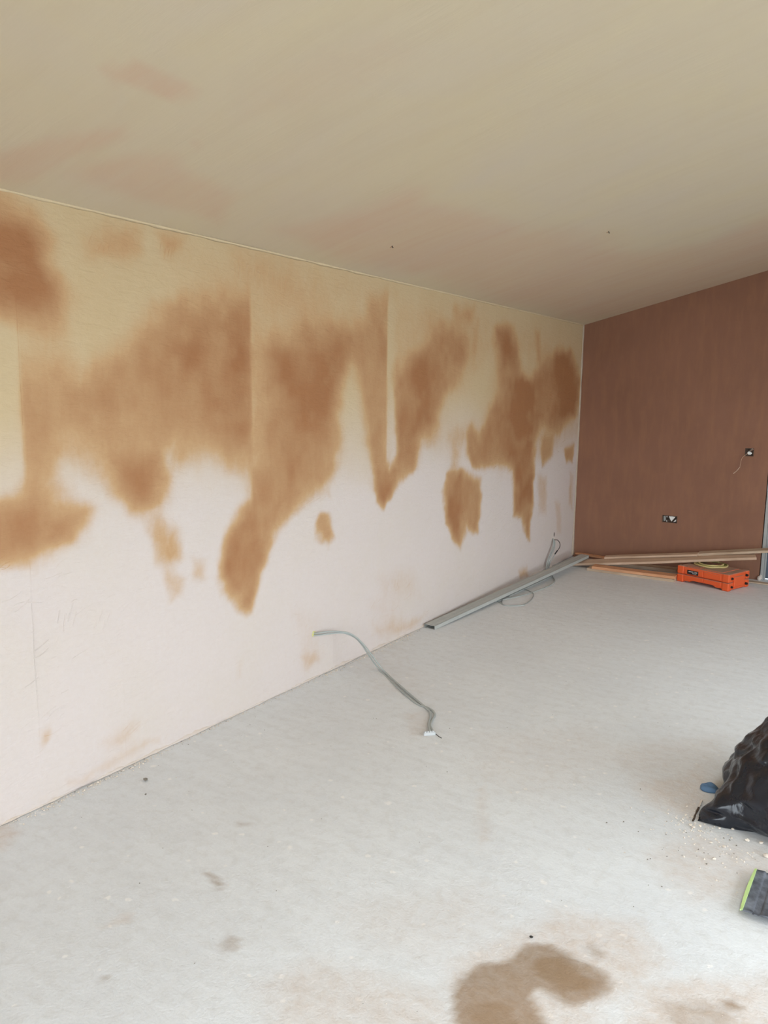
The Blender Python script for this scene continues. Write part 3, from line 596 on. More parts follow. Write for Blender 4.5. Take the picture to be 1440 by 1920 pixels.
# ------------------------------------------------------------------ back boxes in the end wall
M_GALV = simple('galvanised_steel', (184,185,180), .5, .12, .10, 25)
M_WHITE = simple('white_plastic_flap', (238,237,234), .6, var=.04)
M_TERM = simple('terminal_plastic', (196,198,199), .5, var=.05)
M_BOXIN = simple('plaster_smeared_box', (112,92,80), .8, var=.3, scale=90)
M_WIREGREY = simple('grey_cable_sheath', (176,180,178), .5, var=.08, scale=60)
M_WIREDARK = simple('dark_wire', (40,38,36), .5)
M_COPPER = simple('beige_conductor', (190,155,130), .5)
def backbox(name, c, w, h, label, group):
    o = empty(name, (c[0], D, c[2])); tag(o, label, 'back box', group)
    bm = bmesh.new(); t = .0025; d = .045
    box_bm(bm, -w, w, d-t, d, -h, h)
    for a in (-1, 1):
        box_bm(bm, a*w-t/2, a*w+t/2, -.002, d, -h, h); box_bm(bm, -w, w, -.002, d, a*h-t/2, a*h+t/2)
    link_bm('box_shell', bm, M_BOXIN, o)
    return o
bb = backbox('socket_back_box', SOCK, .066, .031, 'wide metal socket box low on the brown wall', 'back boxes in the end wall')
def flap(name, pts, y, mat, par, th=.003):
    n = len(pts); V = [(x, y0, z) for (x, z), y0 in zip(pts, y)] + [(x, y0+th, z) for (x, z), y0 in zip(pts, y)]
    F = [tuple(range(n))[::-1], tuple(range(n, 2*n))] + [(k, (k+1) % n, n+(k+1) % n, n+k) for k in range(n)]
    return link_mesh(name, V, F, mat, par)
flap('insulation_flap', [(-.01,.026),(.022,.030),(.050,.024),(.030,-.004),(.018,-.020),(.010,-.012)], [.004,-.004,.002,-.003,.0,.004], M_WHITE, bb)
flap('insulation_flap', [(.034,-.024),(.058,-.016),(.060,.002),(.050,-.004)], [.0,-.004,.0,.003], M_WHITE, bb)
flap('insulation_flap', [(-.030,.028),(-.022,.030),(-.024,.014),(-.030,.016)], [.0,-.003,.0,.002], M_WHITE, bb)
flap('insulation_flap', [(-.030,-.012),(-.024,-.010),(-.022,-.028),(-.029,-.026)], [.0,-.003,.0,.002], M_WHITE, bb)
flap('tape_tab', [(-.060,.022),(-.040,.026),(-.036,-.012),(-.044,-.024),(-.058,-.022)], [.012,.006,.006,.01,.014], M_WIREGREY, bb)
for pts, m in (([(-.03,.03,.0),(-.02,.0,.004),(.0,-.004,-.006),(.016,.01,-.014)], M_WIREDARK), ([(.05,.03,.02),(.048,0,.008),(.036,-.004,-.008),(.028,.01,-.022)], M_WIREDARK), ([(-.026,.03,-.02),(-.02,0,-.008),(-.008,-.003,.008),(-.004,.02,.02)], M_WIREDARK)):
    tube('wire', pts, .0024, m, bb, 6, n=4)
sb = backbox('switch_back_box', SWI, .033, .033, 'small square switch box with loose wire near the door', 'back boxes in the end wall')
flap('insulation_flap', [(-.018,-.004),(-.004,.008),(.018,.0),(.022,-.010),(.010,-.022),(-.010,-.020)], [.004,-.006,-.002,.002,-.004,.002], M_WHITE, sb)
for pts, m in (([(-.01,.03,.02),(-.012,.0,.022),(.0,-.01,.028),(.012,-.012,.022),(.016,.02,.01)], M_WIREDARK), ([(.008,.03,.0),(.01,0,.01),(.02,-.02,.02),(.036,-.03,.03)], M_COPPER), ([(.0,.03,.0),(.004,0,.012),(.018,-.016,.03),(.028,-.026,.036)], M_WIREGREY)):
    tube('wire', pts, .0028, m, sb, 6, n=4)
sww = [Vector(p) - Vector((SWI[0], D, SWI[2])) for p in [[1.561,7.7,1.134],[1.547,7.66,1.117],[1.521,7.64,1.083],[1.51,7.64,1.006],[1.485,7.645,0.971],[1.459,7.65,0.945]]]
tube('wire_tail', sww[:4], .0022, M_COPPER, sb, 6)
tube('wire_tail', sww[3:], .0026, simple('pale_wire', (214,190,170), .5), sb, 6)

# ------------------------------------------------------------------ ceiling wire ends
for p, lab in zip([[1.126,4.821,2.583],[0.348,3.659,2.387]], ('short dark wire end poking out of ceiling towards the end wall', 'tiny dark wire end in ceiling above the middle of the long wall')):
    o = empty('ceiling_wire', p); tag(o, lab, 'wire', 'wire ends in the ceiling')
    tube('wire', [(0,0,.01), (.002,0,-.005), (.006,.003,-.010)], .0026, M_WIREDARK, o, 6)
    tube('sheath', [(-.004,.002,.01), (-.005,.002,-.004), (-.010,-.002,-.008)], .0026, M_COPPER, o, 6)

# ------------------------------------------------------------------ cables
M_CABLE = simple('grey_twin_cable', (168,173,170), .45, var=.06, scale=60, spec=.5)
M_GROM = simple('yellowish_foam', (206,202,140), .9, var=.25, scale=120, bump=.8)
cb = empty('cable_pair', (0, 3.433, .264)); tag(cb, 'two grey cables curving from low wall hole onto the open floor', 'cable')
off = Vector((0, 3.433, .264))
L_ = lambda P: [Vector(p)-off for p in P]
tube('cable', L_([[-0.02,3.433,0.264],[0.02,3.442,0.268],[0.055,3.521,0.264],[0.1,3.616,0.242],[0.14,3.656,0.21],[0.18,3.67,0.172],[0.22,3.678,0.13],[0.283,3.737,0.012],[0.522,3.57,0.007],[0.708,3.444,0.006],[0.783,3.393,0.006],[0.823,3.338,0.006],[0.871,3.238,0.008],[0.923,3.159,0.014]]), .0046, M_CABLE, cb, 10, 1.35, 10)
tube('cable', L_([[-0.02,3.425,0.252],[0.02,3.442,0.256],[0.05,3.528,0.249],[0.09,3.603,0.24],[0.125,3.661,0.206],[0.165,3.675,0.168],[0.2,3.691,0.112],[0.245,3.75,0.007],[0.506,3.556,0.005],[0.689,3.437,0.004],[0.75,3.427,0.004],[0.8,3.402,0.004],[0.836,3.361,0.004],[0.854,3.306,0.005],[0.884,3.232,0.008],[0.938,3.163,0.014]]), .0044, M_CABLE, cb, 10, 1.35, 10)
bm = bmesh.new(); bmesh.ops.create_icosphere(bm, subdivisions=3, radius=.016)
for q in bm.verts:
    q.co *= 1 + .45*noise.noise(q.co*90); q.co.x *= .45
link_bm('foam_plug', bm, M_GROM, cb, True)
CN = [Vector(p) for p in [[0.906,3.127,0.0],[0.946,3.17,0.0]]]
d = CN[1]-CN[0]; conn = bmesh.new(); ln = d.length
box_bm(conn, 0, ln, -.009, .009, 0, .015, .002, 1)
for k in range(4): box_bm(conn, .004+k*(ln-.008)/4, .004+(k+.82)*(ln-.008)/4, -.006, .006, .014, .020, .0015)
co = link_bm('terminal_block', conn, M_TERM, cb); co.location = CN[0]-off; co.rotation_euler = (0, 0, math.atan2(d.y, d.x))
tube('wire_tail', L_([[0.948,3.172,0.002],[0.975,3.155,0.002],[0.994,3.147,0.002]]), .0016, M_WIREDARK, cb, 6)

fc = empty('wall_cable_bunch', (0, 7.14, .26)); tag(fc, 'thin cables hanging from wall hole near the corner behind metal channel', 'cable')
off = Vector((0, 7.14, .26))
tube('wire', L_([[-0.02,7.15,0.262],[0.02,7.107,0.261],[0.05,7.113,0.258],[0.07,7.12,0.224],[0.07,7.11,0.189],[0.065,7.058,0.161]]), .0035, simple('dark_brown_wire', (70,58,54), .5), fc, 8)
P = L_([[-0.02,7.15,0.262],[0.02,7.107,0.261],[0.05,7.113,0.258],[0.07,7.12,0.224],[0.07,7.11,0.189],[0.065,7.058,0.161]]); tube('wire_end', [P[-2]*.25+P[-1]*.75, P[-1], P[-1]*2-P[-2]*.75-P[-1]*.25], .0058, M_WIREDARK, fc, 8)
tube('cable', L_([[0.065,7.058,0.161],[0.06,6.968,0.109],[0.05,6.931,0.068],[0.03,6.963,-0.002]]), .0035, M_CABLE, fc, 8)
tube('cable', L_([[-0.02,7.12,0.275],[0.02,7.081,0.255],[0.03,7.035,0.191],[0.03,6.949,0.118],[0.03,6.903,0.06],[0.03,6.895,0.011]]), .006, M_CABLE, fc, 8)
tube('cable', L_([[-0.02,7.14,0.275],[0.03,7.083,0.245],[0.045,7.037,0.192],[0.045,6.951,0.12],[0.04,6.918,0.059],[0.03,6.936,0.003]]), .006, M_CABLE, fc, 8)
bm = bmesh.new(); bmesh.ops.create_icosphere(bm, subdivisions=2, radius=.018)
for q in bm.verts: q.co *= 1 + .4*noise.noise(q.co*80); q.co.x *= .4
link_bm('plaster_rim', bm, M_PLASTER, fc, True)
bm = bmesh.new(); bmesh.ops.create_icosphere(bm, subdivisions=2, radius=.013)
for q in bm.verts: q.co = Vector((q.co.x*.25, q.co.y*.8, q.co.z*1.8+.045))
link_bm('hole', bm, M_DARK, fc, True)
lc = empty('floor_cable_loop', (.12, 5.6, 0)); tag(lc, 'thin grey cable looped on the floor beside the metal channel', 'cable')
off = Vector((.12, 5.6, 0))
tube('cable', L_([[0.129,5.584,0.004],[0.157,5.684,0.004],[0.199,5.797,0.004],[0.235,5.928,0.004],[0.257,6.075,0.004],[0.278,6.248,0.004],[0.279,6.39,0.004],[0.251,6.539,0.004],[0.174,6.686,0.004]]), .0055, M_CABLE, lc, 8); tube('cable', L_([[0.13,6.028,0.004],[0.152,6.088,0.004],[0.21,6.063,0.004],[0.274,6.0,0.004],[0.318,5.884,0.004],[0.346,5.741,0.004],[0.344,5.621,0.004],[0.289,5.562,0.004],[0.235,5.523,0.004],[0.184,5.584,0.004],[0.143,5.694,0.004]]), .0035, simple('dull_grey_cable', (150,152,150), .5), lc, 8)
tube('cable', L_([[0.126,5.601,0.004],[0.174,5.576,0.004],[0.235,5.523,0.004],[0.305,5.555,0.004],[0.363,5.616,0.004]]), .005, M_CABLE, lc, 8)

# ------------------------------------------------------------------ metal channels along the left wall
def frame_obj(o, A, B, roll=0.0):
    A = Vector(A); B = Vector(B); x = (B-A).normalized(); y = Vector((0,0,1)).cross(x).normalized(); z = x.cross(y)
    m = Matrix((x, y, z)).transposed().to_4x4()
    o.matrix_world = Matrix.Translation(A) @ m @ Matrix.Rotation(roll, 4, 'X')
def channel(name, A, B, w, h, label, t=.0018, lips=True):
    # inverted U track: web on top, flanges down, small return lips; local x along, y to the left wall
    o = empty(name); Ln = (Vector(B)-Vector(A)).length
    bm = bmesh.new(); box_bm(bm, 0, Ln, 0, w, h-t, h)
    for s in (.30, .70): box_bm(bm, 0, Ln, w*s-.004, w*s+.004, h-.0005, h+.0012)
    link_bm('web', bm, M_GALV, o)
    for y0, y1 in ((0, t), (w-t, w)):
        bm = bmesh.new(); box_bm(bm, 0, Ln, y0, y1, 0, h); link_bm('flange', bm, M_GALV, o)
    if lips:
        for y0, y1 in ((t, w*.62), (w*.86, w-t)):
            bm = bmesh.new(); box_bm(bm, 0, Ln, y0, y1, 0, t); link_bm('return_lip', bm, M_GALV, o)
    frame_obj(o, A, B); tag(o, label, 'metal channel', 'metal channels along the long wall'); return o
CHA = [0.104,4.656,0.0]; CHF = [0.263,7.4,0.066]
channel('metal_channel', CHA, CHF, .086, .027, 'long galvanised channel lying along the wall foot onto the planks')
channel('metal_strip', (.150, 5.80, .001), (.172, 6.705, .001), .03, .009, 'short thin metal strip tucked beside the long channel', t=.0012, lips=False)

# ------------------------------------------------------------------ timber
def wood_mat(name, a, b):
    t = NT(name); n = t.noise(t.pos((2.2, 38, 38)), 1.6, 5, .6, .8); n2 = t.noise(t.pos((4, 9, 9)), 1.5, 3, .5)
    c = t.mix(t.rng(n, .3, .7, 0, 1), lin(a), lin(b)); c = t.mix(t.rng(n2, .5, .8, 0, .4), c, lin((150,118,92)))
    t.bump(n, .2, .003); return t.done(c, .8, 0, .2)
M_W1 = wood_mat('rough_softwood', (194,164,140), (214,186,162)); M_W2 = wood_mat('reddish_softwood', (200,142,104), (222,170,132)); M_W3 = wood_mat('grey_softwood', (182,158,134), (204,182,160))
def plank(A, B, w, t, mat, label, roll=0.0, name='timber_plank', cut=.0):
    Ln = (Vector(B)-Vector(A)).length; bm = bmesh.new()
    box_bm(bm, 0, Ln, 0, w, 0, t, .0015)
    for q in bm.verts:
        if q.co.x > Ln*.5: q.co.x += cut*q.co.y
        q.co.z += .0025*math.sin(q.co.x*2.1)
    es = [e for e in bm.edges if abs(e.verts[0].co.x-e.verts[1].co.x) > Ln*.5]
    bmesh.ops.subdivide_edges(bm, edges=es, cuts=10)
    for q in bm.verts: q.co.z += .003*math.sin(q.co.x*3.0+w*20); q.co.y += .002*math.sin(q.co.x*4+t*90)
    o = link_bm(name, bm, mat); frame_obj(o, A, B, roll)
    return tag(o, label, 'plank', 'planks by the end wall')
PA = [[0.16,7.22,0.004],[1.744,7.38,0.236]]; PB = [[0.427,7.36,0.078],[1.248,7.42,0.201]]; PC = [[0.933,7.44,0.138],[1.817,7.46,0.296]]; PG = [[0.04,7.64,0.031],[0.379,7.5,0.048]]; D1 = [[0.391,7.104,0.026],[1.133,7.145,0.026]]; D2 = [[0.339,7.125,0.0],[1.13,7.128,0.0]]
def ext(A, B, s): A = Vector(A); B = Vector(B); return tuple(A+(B-A)*s)
plank(PA[0], PA[1], .13, .022, M_W1, 'long wide plank sloping up from floor to rest over the orange case', math.radians(7), cut=-.15)
plank(PB[0], PB[1], .07, .019, M_W1, 'shorter thin plank lying on top of the long sloping plank', math.radians(5), cut=.2)
plank(ext(PC[0], PC[1], .36), ext(PC[0], PC[1], 1.9), .09, .022, M_W3, 'highest plank reaching right across the foot of the grey door', math.radians(6))
plank(PG[0], PG[1], .06, .016, M_W2, 'short plank stub against the end wall under the metal channel tip')
plank(D2[0], D2[1], .13, .025, M_W3, 'bottom plank of the pair flat on the floor before the planks', cut=.0)
plank(D1[0], D1[1], .12, .025, M_W2, 'reddish plank stacked on another flat plank left of the case')
plank((.45, 7.47, .001), (1.06, 7.53, .001), .12, .03, M_W3, 'grey plank flat on the floor behind the sloping planks')
plank((1.40, 7.60, .001), (1.655, 7.625, .001), .045, .018, M_W3, 'short pale batten at the wall foot right of the case', name='timber_batten')
plank((1.30, 7.50, .0), (2.30, 7.50, .0), .07, .010, M_W3, 'thin flat board on the floor in front of the door', name='timber_board')

# ------------------------------------------------------------------ orange tool case
M_OR = NT('orange_plastic'); _v = M_OR.pos(); _n = M_OR.noise(_v, 8, 4)
_d = M_OR.n('ShaderNodeNewGeometry'); _s = M_OR.n('ShaderNodeSeparateXYZ'); M_OR.l(_d.outputs['Normal'], _s.inputs[0])
_du = M_OR.math('MULTIPLY', M_OR.rng(_s.outputs['Z'], .4, .9, 0, 1.0), M_OR.rng(_n, .3, .6, .8, 1.1), clamp=True)
M_OR = M_OR.done(M_OR.mix(_du, lin((230,96,48)), lin((168,136,118))), .5, 0, .4)
M_BLACK = simple('black_rubber', (28,26,26), .6)
FLc = Vector([1.131,7.203,0.0]); FRc = Vector([1.589,7.039,0.0])
dd = FRc-FLc; CW = dd.length; ca_ = math.atan2(dd.y, dd.x); CD, CH = .335, .143
case = empty('tool_case', (FLc.x, FLc.y, 0), ca_); tag(case, 'orange plastic tool case with black label lying flat under the planks', 'tool case')
def shell(name, z0, z1, arch):
    # plan outline extruded between z0 and z1 with rounded edges; arch lifts the underside between the corners
    bm = bmesh.new(); box_bm(bm, .008, CW-.008, .006, CD-.006, z0, z1)
    bmesh.ops.subdivide_edges(bm, edges=[e for e in bm.edges if abs(e.verts[0].co.x-e.verts[1].co.x) > .1], cuts=12)
    if arch:
        for q in bm.verts:
            if q.co.z < z0+.001:
                u = q.co.x/CW; k = max(0, min(1, min(u-.16, .84-u)/.05)); q.co.z += .022*k
    es = [e for e in bm.edges if e.calc_face_angle(0) > .6]
    bmesh.ops.bevel(bm, geom=es, offset=.011, segments=3, affect='EDGES', profile=.6, clamp_overlap=True)
    return link_bm(name, bm, M_OR, case, False)
lo = shell('lower_shell', 0.004, .071, True); up = shell('upper_shell', .0735, CH, False)
bm = bmesh.new(); box_bm(bm, .014, CW-.014, .010, CD-.012, .03, .12); link_bm('inner_core', bm, simple('deep_orange', (150,52,22), .7), case)
for x0, x1 in ((0, .062), (CW-.062, CW)):
    for z0, z1 in ((0, .0705), (.0735, CH+.003)):
        bm = bmesh.new(); box_bm(bm, x0, x1, 0, .05, z0, z1, .010, 3); link_bm('corner_bumper', bm, M_OR, case)
        bm = bmesh.new(); box_bm(bm, x0, x1, CD-.05, CD, z0, z1, .010, 3); link_bm('corner_bumper', bm, M_OR, case)
for z0, z1 in ((.03, .066), (.079, .128)):
    bm = bmesh.new(); box_bm(bm, .255, CW-.075, .0025, .012, z0, z1, .002); link_bm('front_panel', bm, M_OR, case)
    bm = bmesh.new(); box_bm(bm, .072, .247, .0025, .012, z0, z1, .002); link_bm('front_panel', bm, M_OR, case)
bm = bmesh.new(); box_bm(bm, .075, .20, .03, .31, CH-.002, CH+.004, .002); box_bm(bm, .235, CW-.08, .03, .31, CH-.002, CH+.004, .002); link_bm('lid_panel', bm, M_OR, case)
lab = bmesh.new(); box_bm(lab, .098, .204, -.0006, .004, .083, .119, .002); label_o = link_bm('label_plate', lab, simple('black_label', (34,30,30), .4), case); label_o['label'] = 'black label plate with white lettering'
let = bmesh.new()
def seg(x0, x1, z0, z1): box_bm(let, x0, x1, -.0014, -.0004, z0, z1)
for k in range(5):                                   # five close-set capitals, then three larger figures
    x = .112 + k*.0088
    seg(x, x+.0022, .103, .112); seg(x+.0050, x+.0072, .103, .112); seg(x, x+.0072, (.1095, .106, .1095, .103, .106)[k], (.112, .109, .112, .106, .109)[k])
seg(.161, .170, .1090, .1115); seg(.166, .169, .100, .111)
seg(.174, .183, .1090, .1115); seg(.177, .180, .100, .111)
seg(.186, .194, .1090, .1115); seg(.186, .188, .100, .111); seg(.192, .194, .100, .111); seg(.186, .194, .100, .102)
for k in range(9): seg(.150+k*.0042, .1528+k*.0042, .0925, .0965)
link_bm('lettering', let, simple('white_print', (225,222,220), .5), label_o)
for y, z in ((.045, .035), (.045, .108), (.285, .035), (.285, .108)):
    bm = bmesh.new(); bmesh.ops.create_cone(bm, cap_ends=True, segments=14, radius1=.012, radius2=.009, depth=.018, matrix=Matrix.Translation((CW+.004, y, z)) @ Matrix.Rotation(math.pi/2, 4, 'Y')); link_bm('rubber_foot', bm, M_BLACK, case)
bm = bmesh.new(); box_bm(bm, CW-.012, CW+.001, .09, .25, .03, .115, .003); link_bm('side_panel', bm, M_OR, case)
# coil of yellow-green hose on the case
M_COIL = simple('yellow_green_hose', (206,188,130), .45, var=.15, scale=20)
coil = empty('hose_coil', (FLc.x+.185*math.cos(ca_)-.23*math.sin(ca_), FLc.y+.185*math.sin(ca_)+.23*math.cos(ca_), CH+.004)); tag(coil, 'flat yellow-green coil lying on top of the orange case', 'coil')
def ring(rx, ry, z, r, ph=0, n=40, full=1.0):
    return [(rx*math.cos(ph+2*math.pi*full*k/n), ry*math.sin(ph+2*math.pi*full*k/n), z+.002*math.sin(5*k/n*6.28)) for k in range(n+1)]
tube('hose_turn', ring(.135, .135, .008, 0), .0075, M_COIL, coil, 8, n=0)
tube('hose_turn', ring(.118, .12, .010, 0, .4), .007, simple('olive_hose', (140,138,74), .5), coil, 8, n=0)
tube('hose_turn', ring(.100, .105, .016, 0, 1.), .0075, M_COIL, coil, 8, n=0)

# ------------------------------------------------------------------ black rubbish bag
M_BAG = NT('black_polythene'); _v = M_BAG.pos()
_w = M_BAG.noise(_v, 9, 3, .5, .8); _w2 = M_BAG.noise(M_BAG.pos((1,1,.35)), 16, 3, .5, 1.2)
M_BAG.bump(M_BAG.math('ADD', _w, M_BAG.math('MULTIPLY', _w2, .7)), .3, .02)
M_BAG = M_BAG.done(M_BAG.mix(M_BAG.noise(_v, 5, 3), lin((16,18,24)), lin((36,39,48))), .23, 0, .5)  # blue tint in the black stands in for reflected sky
BC = Vector((2.64, 3.42, 0)); tipv = Vector((2.172, 3.062, 0))-BC; tip_a = math.atan2(tipv.y, tipv.x)
V, F = [], []
NA, NZ = 58, 27
prof = [(0, .36), (.02, .392), (.06, .415), (.12, .412), (.2, .372), (.28, .318), (.36, .26), (.43, .19), (.48, .12), (.52, .055), (.545, .032), (.57, .05), (.63, .085), (.67, .10)]
def pr(z):
    for (a, ra), (b, rb) in zip(prof, prof[1:]):
        if z <= b:
            t = (z-a)/(b-a); return ra+(rb-ra)*t
    return prof[-1][1]
rb = random.Random(21)
for j in range(NZ+1):
    z0 = .67*(j/NZ)
    for i in range(NA):
        lock = j == 0 or z0 > .5
        a = 2*math.pi*(i + (j % 2)*.5 + (0 if lock else rb.uniform(-.32, .32)))/NA
        z = z0 + (0 if lock else rb.uniform(-.35, .35)*.67/NZ)
        da = (a-tip_a+math.pi) % (2*math.pi)-math.pi
        r = pr(z)
        pull = .182*math.exp(-(da/.15)**2)*max(0, 1-z/.17)**1.4 + .05*math.exp(-(da/.55)**2)*max(0, 1-z/.3)
        dirv = Vector((math.cos(a), math.sin(a), 0)); p = dirv*.38+Vector((0, 0, z))
        body = min(1, max(0, (.5-z)/.1)); k = min(1, max(.2, z/.05))
        fold = (.035*noise.noise(p*4.5) + rb.uniform(-.017, .017))*body*k
        neck = .02*math.cos(a*9+4*noise.noise(p*2))*max(0, min(1, (z-.2)/.25))
        rr = max(.012, r + pull + (fold + neck)*min(1, r/.12))
        V.append(BC + dirv*rr + Vector((0, 0, max(.001, z))))
for j in range(NZ):
    for i in range(NA):
        a, b, c, d = j*NA+i, j*NA+(i+1) % NA, (j+1)*NA+(i+1) % NA, (j+1)*NA+i
        F += [(a, b, d), (b, c, d)] if j % 2 == 0 else [(a, b, c), (a, c, d)]
F.append(tuple(range(NA))[::-1])
bag = empty('rubbish_bag', BC); tag(bag, 'full black plastic rubbish bag with pulled corner on the floor', 'bag')
bm = bmesh.new(); bv = [bm.verts.new(p-BC) for p in V]
for f in F: bm.faces.new([bv[q] for q in f])
bmesh.ops.subdivide_edges(bm, edges=bm.edges[:], cuts=3, use_grid_fill=True)
for _ in range(1): bmesh.ops.smooth_vert(bm, verts=[q for q in bm.verts if q.co.z > .004], factor=.5, use_axis_x=True, use_axis_y=True, use_axis_z=True)
for q in bm.verts:
    if q.co.z > .01: q.co += q.normal*.004*noise.noise(q.co*26)
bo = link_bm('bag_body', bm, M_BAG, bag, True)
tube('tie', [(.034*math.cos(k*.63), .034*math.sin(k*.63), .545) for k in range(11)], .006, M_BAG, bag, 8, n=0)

# ------------------------------------------------------------------ small things by the bag
BL = [Vector(p) for p in [[2.119,3.355,0.0],[2.148,3.391,0.0],[2.181,3.381,0.0],[2.194,3.336,0.0],[2.152,3.317,0.0],[2.127,3.327,0.0]]]; c0 = sum(BL, Vector())/len(BL)
V = []; F = []
n = 10
ringp = spline([p-c0 for p in BL]+[BL[0]-c0], 4)[:-1]; m = len(ringp)
for k, s in enumerate((1.0, 1.02, .85, .55, .2)):
    for p in ringp:
        zz = (.001, .006, .014, .018, .016)[k] + (.006*noise.noise(p*40) if k > 1 else 0)
        V.append(Vector((p.x*s, p.y*s, zz)))
for k in range(4):
    for i in range(m): F.append((k*m+i, k*m+(i+1) % m, k*m+m+(i+1) % m, k*m+m+i))
F.append(tuple(range(m))[::-1]); F.append(tuple(4*m+i for i in range(m)))
bl = link_mesh('blue_rag', V, F, simple('blue_plastic', (92,124,158), .6, var=.2, scale=40), None, True, c0); tag(bl, 'small crumpled blue scrap poking out behind the rubbish bag', 'scrap')
SA, SB = [Vector(p) for p in [[2.155,3.044,0.0],[2.151,3.227,0.0]]]
bm = bmesh.new(); ln = (SB-SA).length; box_bm(bm, 0, ln, -.0032, .0032, 0, .007, .001)
bmesh.ops.subdivide_edges(bm, edges=[e for e in bm.edges if abs(e.verts[0].co.x-e.verts[1].co.x) > ln*.5], cuts=8)
for q in bm.verts: q.co += Vector((0, .003*noise.noise(q.co*60), .003*noise.noise(q.co*70+Vector((4,0,0)))))
st = link_bm('wood_sliver', bm, simple('dark_stained_wood', (74,60,48), .8, var=.35, scale=60)); frame_obj(st, SA+Vector((0,0,.002)), SB+Vector((0,0,.002))); tag(st, 'dark wooden sliver on the floor at the tip of the bag', 'wood scrap')
bm = bmesh.new(); box_bm(bm, ln*.62, ln*.98, -.004, .0025, .006, .010, .001); pc = link_bm('plaster_crust', bm, M_PLASTER, st)

# dustpan with lime lip
PL = [Vector(p) for p in [[2.406,2.542,0.02],[2.41,2.805,0.02]]]
dl = PL[1]-PL[0]; wd = dl.length; az = math.atan2(dl.y, dl.x)-math.pi/2
M_PAN = NT('dusty_black_plastic'); _v = M_PAN.pos(); _n = M_PAN.noise(_v, 22, 5, .65)
M_PAN = M_PAN.done(M_PAN.mix(M_PAN.rng(_n, .35, .7, 0, .8), lin((62,64,70)), lin((128,132,142))), .55, 0, .5)
M_LIME = simple('lime_rubber', (208,238,160), .5, var=.10, scale=60)
pan = empty('dustpan', (PL[0].x, PL[0].y, 0), az); tag(pan, 'dusty black dustpan with lime-green lip lying on the floor below the bag', 'dustpan')
V, F = [], []
nx, ny = 48, 24
def panz(x, y, under):
    s = max(0, abs(y/wd-.5)*2-.86)/.14
    base = .020-.016*min(1, x/.10)
    step = -.007 if .032 < x < .052 else 0
    side = .055*s*min(1, x/.22) ; back = .06*max(0, (x-.21)/.03)
    return base + (0 if under else .003) + (step if not under else -.001) + side + min(back, .06)
for lay in (0, 1):
    for i in range(nx+1):
        for j in range(ny+1):
            x = .24*i/nx; yj = wd*j/ny; V.append((x, yj, panz(x, yj, lay)))
S = (nx+1)*(ny+1); ix = lambda l, i, j: l*S+i*(ny+1)+j
for i in range(nx):
    for j in range(ny):
        F.append((ix(0,i,j), ix(0,i+1,j), ix(0,i+1,j+1), ix(0,i,j+1))); F.append((ix(1,i,j), ix(1,i,j+1), ix(1,i+1,j+1), ix(1,i+1,j)))
for i in range(nx):
    F.append((ix(0,i,0), ix(1,i,0), ix(1,i+1,0), ix(0,i+1,0))); F.append((ix(0,i,ny), ix(0,i+1,ny), ix(1,i+1,ny), ix(1,i,ny)))
for j in range(ny):
    F.append((ix(0,0,j), ix(0,0,j+1), ix(1,0,j+1), ix(1,0,j))); F.append((ix(0,nx,j), ix(1,nx,j), ix(1,nx,j+1), ix(0,nx,j+1)))
link_mesh('pan', V, F, M_PAN, pan, True)
V, F = [], []
for j in range(13):
    yj = wd*j/12; b = .004*math.sin(math.pi*j/12)
    V += [(-.0045-b, yj, .0185), (.004, yj, .020), (.004, yj, .0258), (-.003-b, yj, .0235)]
for j in range(12):
    for k in range(4): F.append((j*4+k, j*4+(k+1) % 4, j*4+4+(k+1) % 4, j*4+4+k))
F += [(0,1,2,3), (51,50,49,48)]
link_mesh('rubber_lip', V, F, M_LIME, pan)
bm = bmesh.new(); box_bm(bm, .235, .40, wd/2-.016, wd/2+.016, .035, .058, .008, 2); link_bm('handle', bm, M_PAN, pan)
bm = bmesh.new(); box_bm(bm, .03, .2, wd*.25, wd*.25+.006, .0, .006); link_bm('base_rib', bm, M_PAN, pan)
bm = bmesh.new(); box_bm(bm, .03, .2, wd*.75, wd*.75+.006, .0, .006); link_bm('base_rib', bm, M_PAN, pan)

# ------------------------------------------------------------------ rubble
def pebble(name, xy, r, mat, seed, flat=.6, parent=None):
    bm = bmesh.new(); bmesh.ops.create_icosphere(bm, subdivisions=1, radius=r); s = Vector((seed*3.1, seed, 0))
    for q in bm.verts: q.co *= 1 + .5*noise.noise(q.co*(1.1/r)+s); q.co.z *= flat
    zm = min(q.co.z for q in bm.verts)
    for q in bm.verts: q.co.z -= zm
    o = link_bm(name, bm, mat, parent); o.location = (xy[0], xy[1], .0008); o.rotation_euler = (0, 0, seed); return o
M_CHIP = simple('plaster_chip', (224,212,198), .9, var=.15); M_GRIT = simple('grey_grit', (120,112,102), .9, var=.2)
STN = [[0.172,2.078],[0.267,1.997],[2.294,3.071],[2.251,3.046],[2.353,3.015],[2.398,3.029],[2.426,2.946],[2.273,2.821],[2.244,2.924],[2.289,2.925],[2.167,2.997],[2.186,3.024],[1.896,2.074],[2.154,3.011]]
labs = ['brown stone chip alone on the floor near the left wall', 'tiny dark grit grain nearer the camera than the brown stone chip']
for k, p in enumerate(STN):
    if k < 2:
        o = pebble('stone_chip', p, (.011, .005)[k], M_GRIT, k+1, .55); tag(o, labs[k], 'stone')
    elif k == 12:
        o = pebble('dark_crumb', p, .006, M_WIREDARK, 9, .5); tag(o, 'small dark crumb beside the brown damp patch on the floor', 'crumb')
    else:
        o = pebble('plaster_crumb', p, (.006, .007, .009, .008, .011, .007, .006, .007, .008, .007, .0, .007)[k-2] or .006, M_CHIP, k+1, .55)
        tag(o, 'pale plaster crumb scattered on the floor around the bag', 'crumb', 'plaster crumbs around the bag')
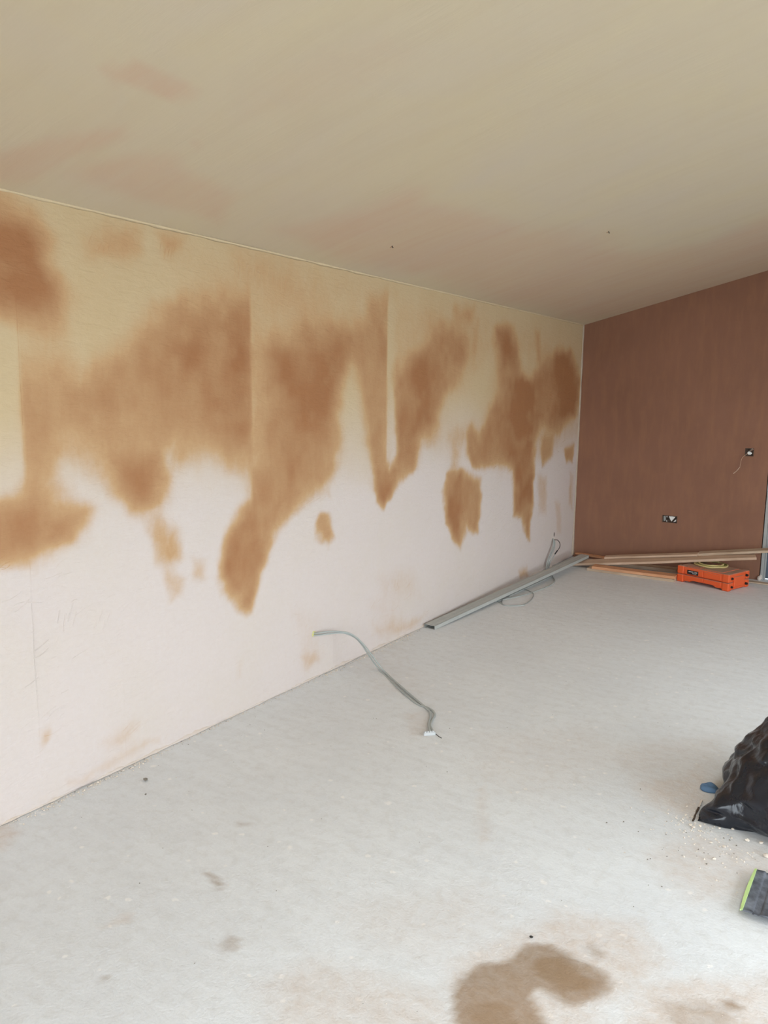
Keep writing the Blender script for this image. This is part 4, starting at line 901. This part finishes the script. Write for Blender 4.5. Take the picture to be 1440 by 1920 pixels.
# uncountable grit: along the wall foot, around the bag
def grit(name, pts, mat, label):
    V, F = [], []
    for x, y, r in pts:
        if math.hypot(x-BC.x, y-BC.y) < .5 or (2.38 < x < 2.85 and 2.5 < y < 2.85) or (x < .2 and y > 4.6): continue
        b = len(V); a0 = random.random()*6
        for k in range(4): V.append((x+r*math.cos(a0+k*1.57)*random.uniform(.6,1.2), y+r*math.sin(a0+k*1.57)*random.uniform(.6,1.2), .0006))
        V.append((x+random.uniform(-.3,.3)*r, y+random.uniform(-.3,.3)*r, .0006+r*random.uniform(.6,1.1)))
        for k in range(4): F.append((b+k, b+(k+1) % 4, b+4))
    o = link_mesh(name, V, F, mat); tag(o, label, 'grit', None, 'stuff'); return o
random.seed(11)
pts = []
for i in range(900):
    y = 1.5 + 5.2*random.random(); pts.append((.012+abs(random.gauss(0, .012)), y, random.uniform(.0012, .0038)))
for cy in (1.72, 1.95, 2.2, 3.6, 3.9, 4.15, 4.4):
    for i in range(40): pts.append((.02+abs(random.gauss(0, .02)), cy+random.gauss(0, .06), random.uniform(.002, .006)))
grit('wall_foot_grit', pts, M_CHIP, 'plaster grit along the foot of the long wall')
pts = []
for i in range(160): pts.append((random.gauss(2.33, .16), random.gauss(2.93, .12), random.uniform(.0015, .005)))
for i in range(90): pts.append((random.gauss(2.15, .05), random.gauss(3.06, .05), random.uniform(.0015, .005)))
for i in range(160): pts.append((random.uniform(.2, 3.2), random.uniform(1.3, 6.5), random.uniform(.0012, .0035)))
grit('floor_grit', pts, M_CHIP, 'pale plaster grit scattered over the concrete floor')
pts = []
for i in range(70): pts.append((random.gauss(2.33, .18), random.gauss(2.9, .14), random.uniform(.0012, .004)))
for i in range(110): pts.append((random.uniform(.1, 3.0), random.uniform(1.4, 6.0), random.uniform(.001, .003)))
for i in range(160): pts.append((.01+abs(random.gauss(0, .02)), 1.5+4.5*random.random(), random.uniform(.001, .0035)))
grit('dark_grit', pts, M_GRIT, 'dark specks of grit scattered over the concrete floor')
bpy.context.view_layer.update()
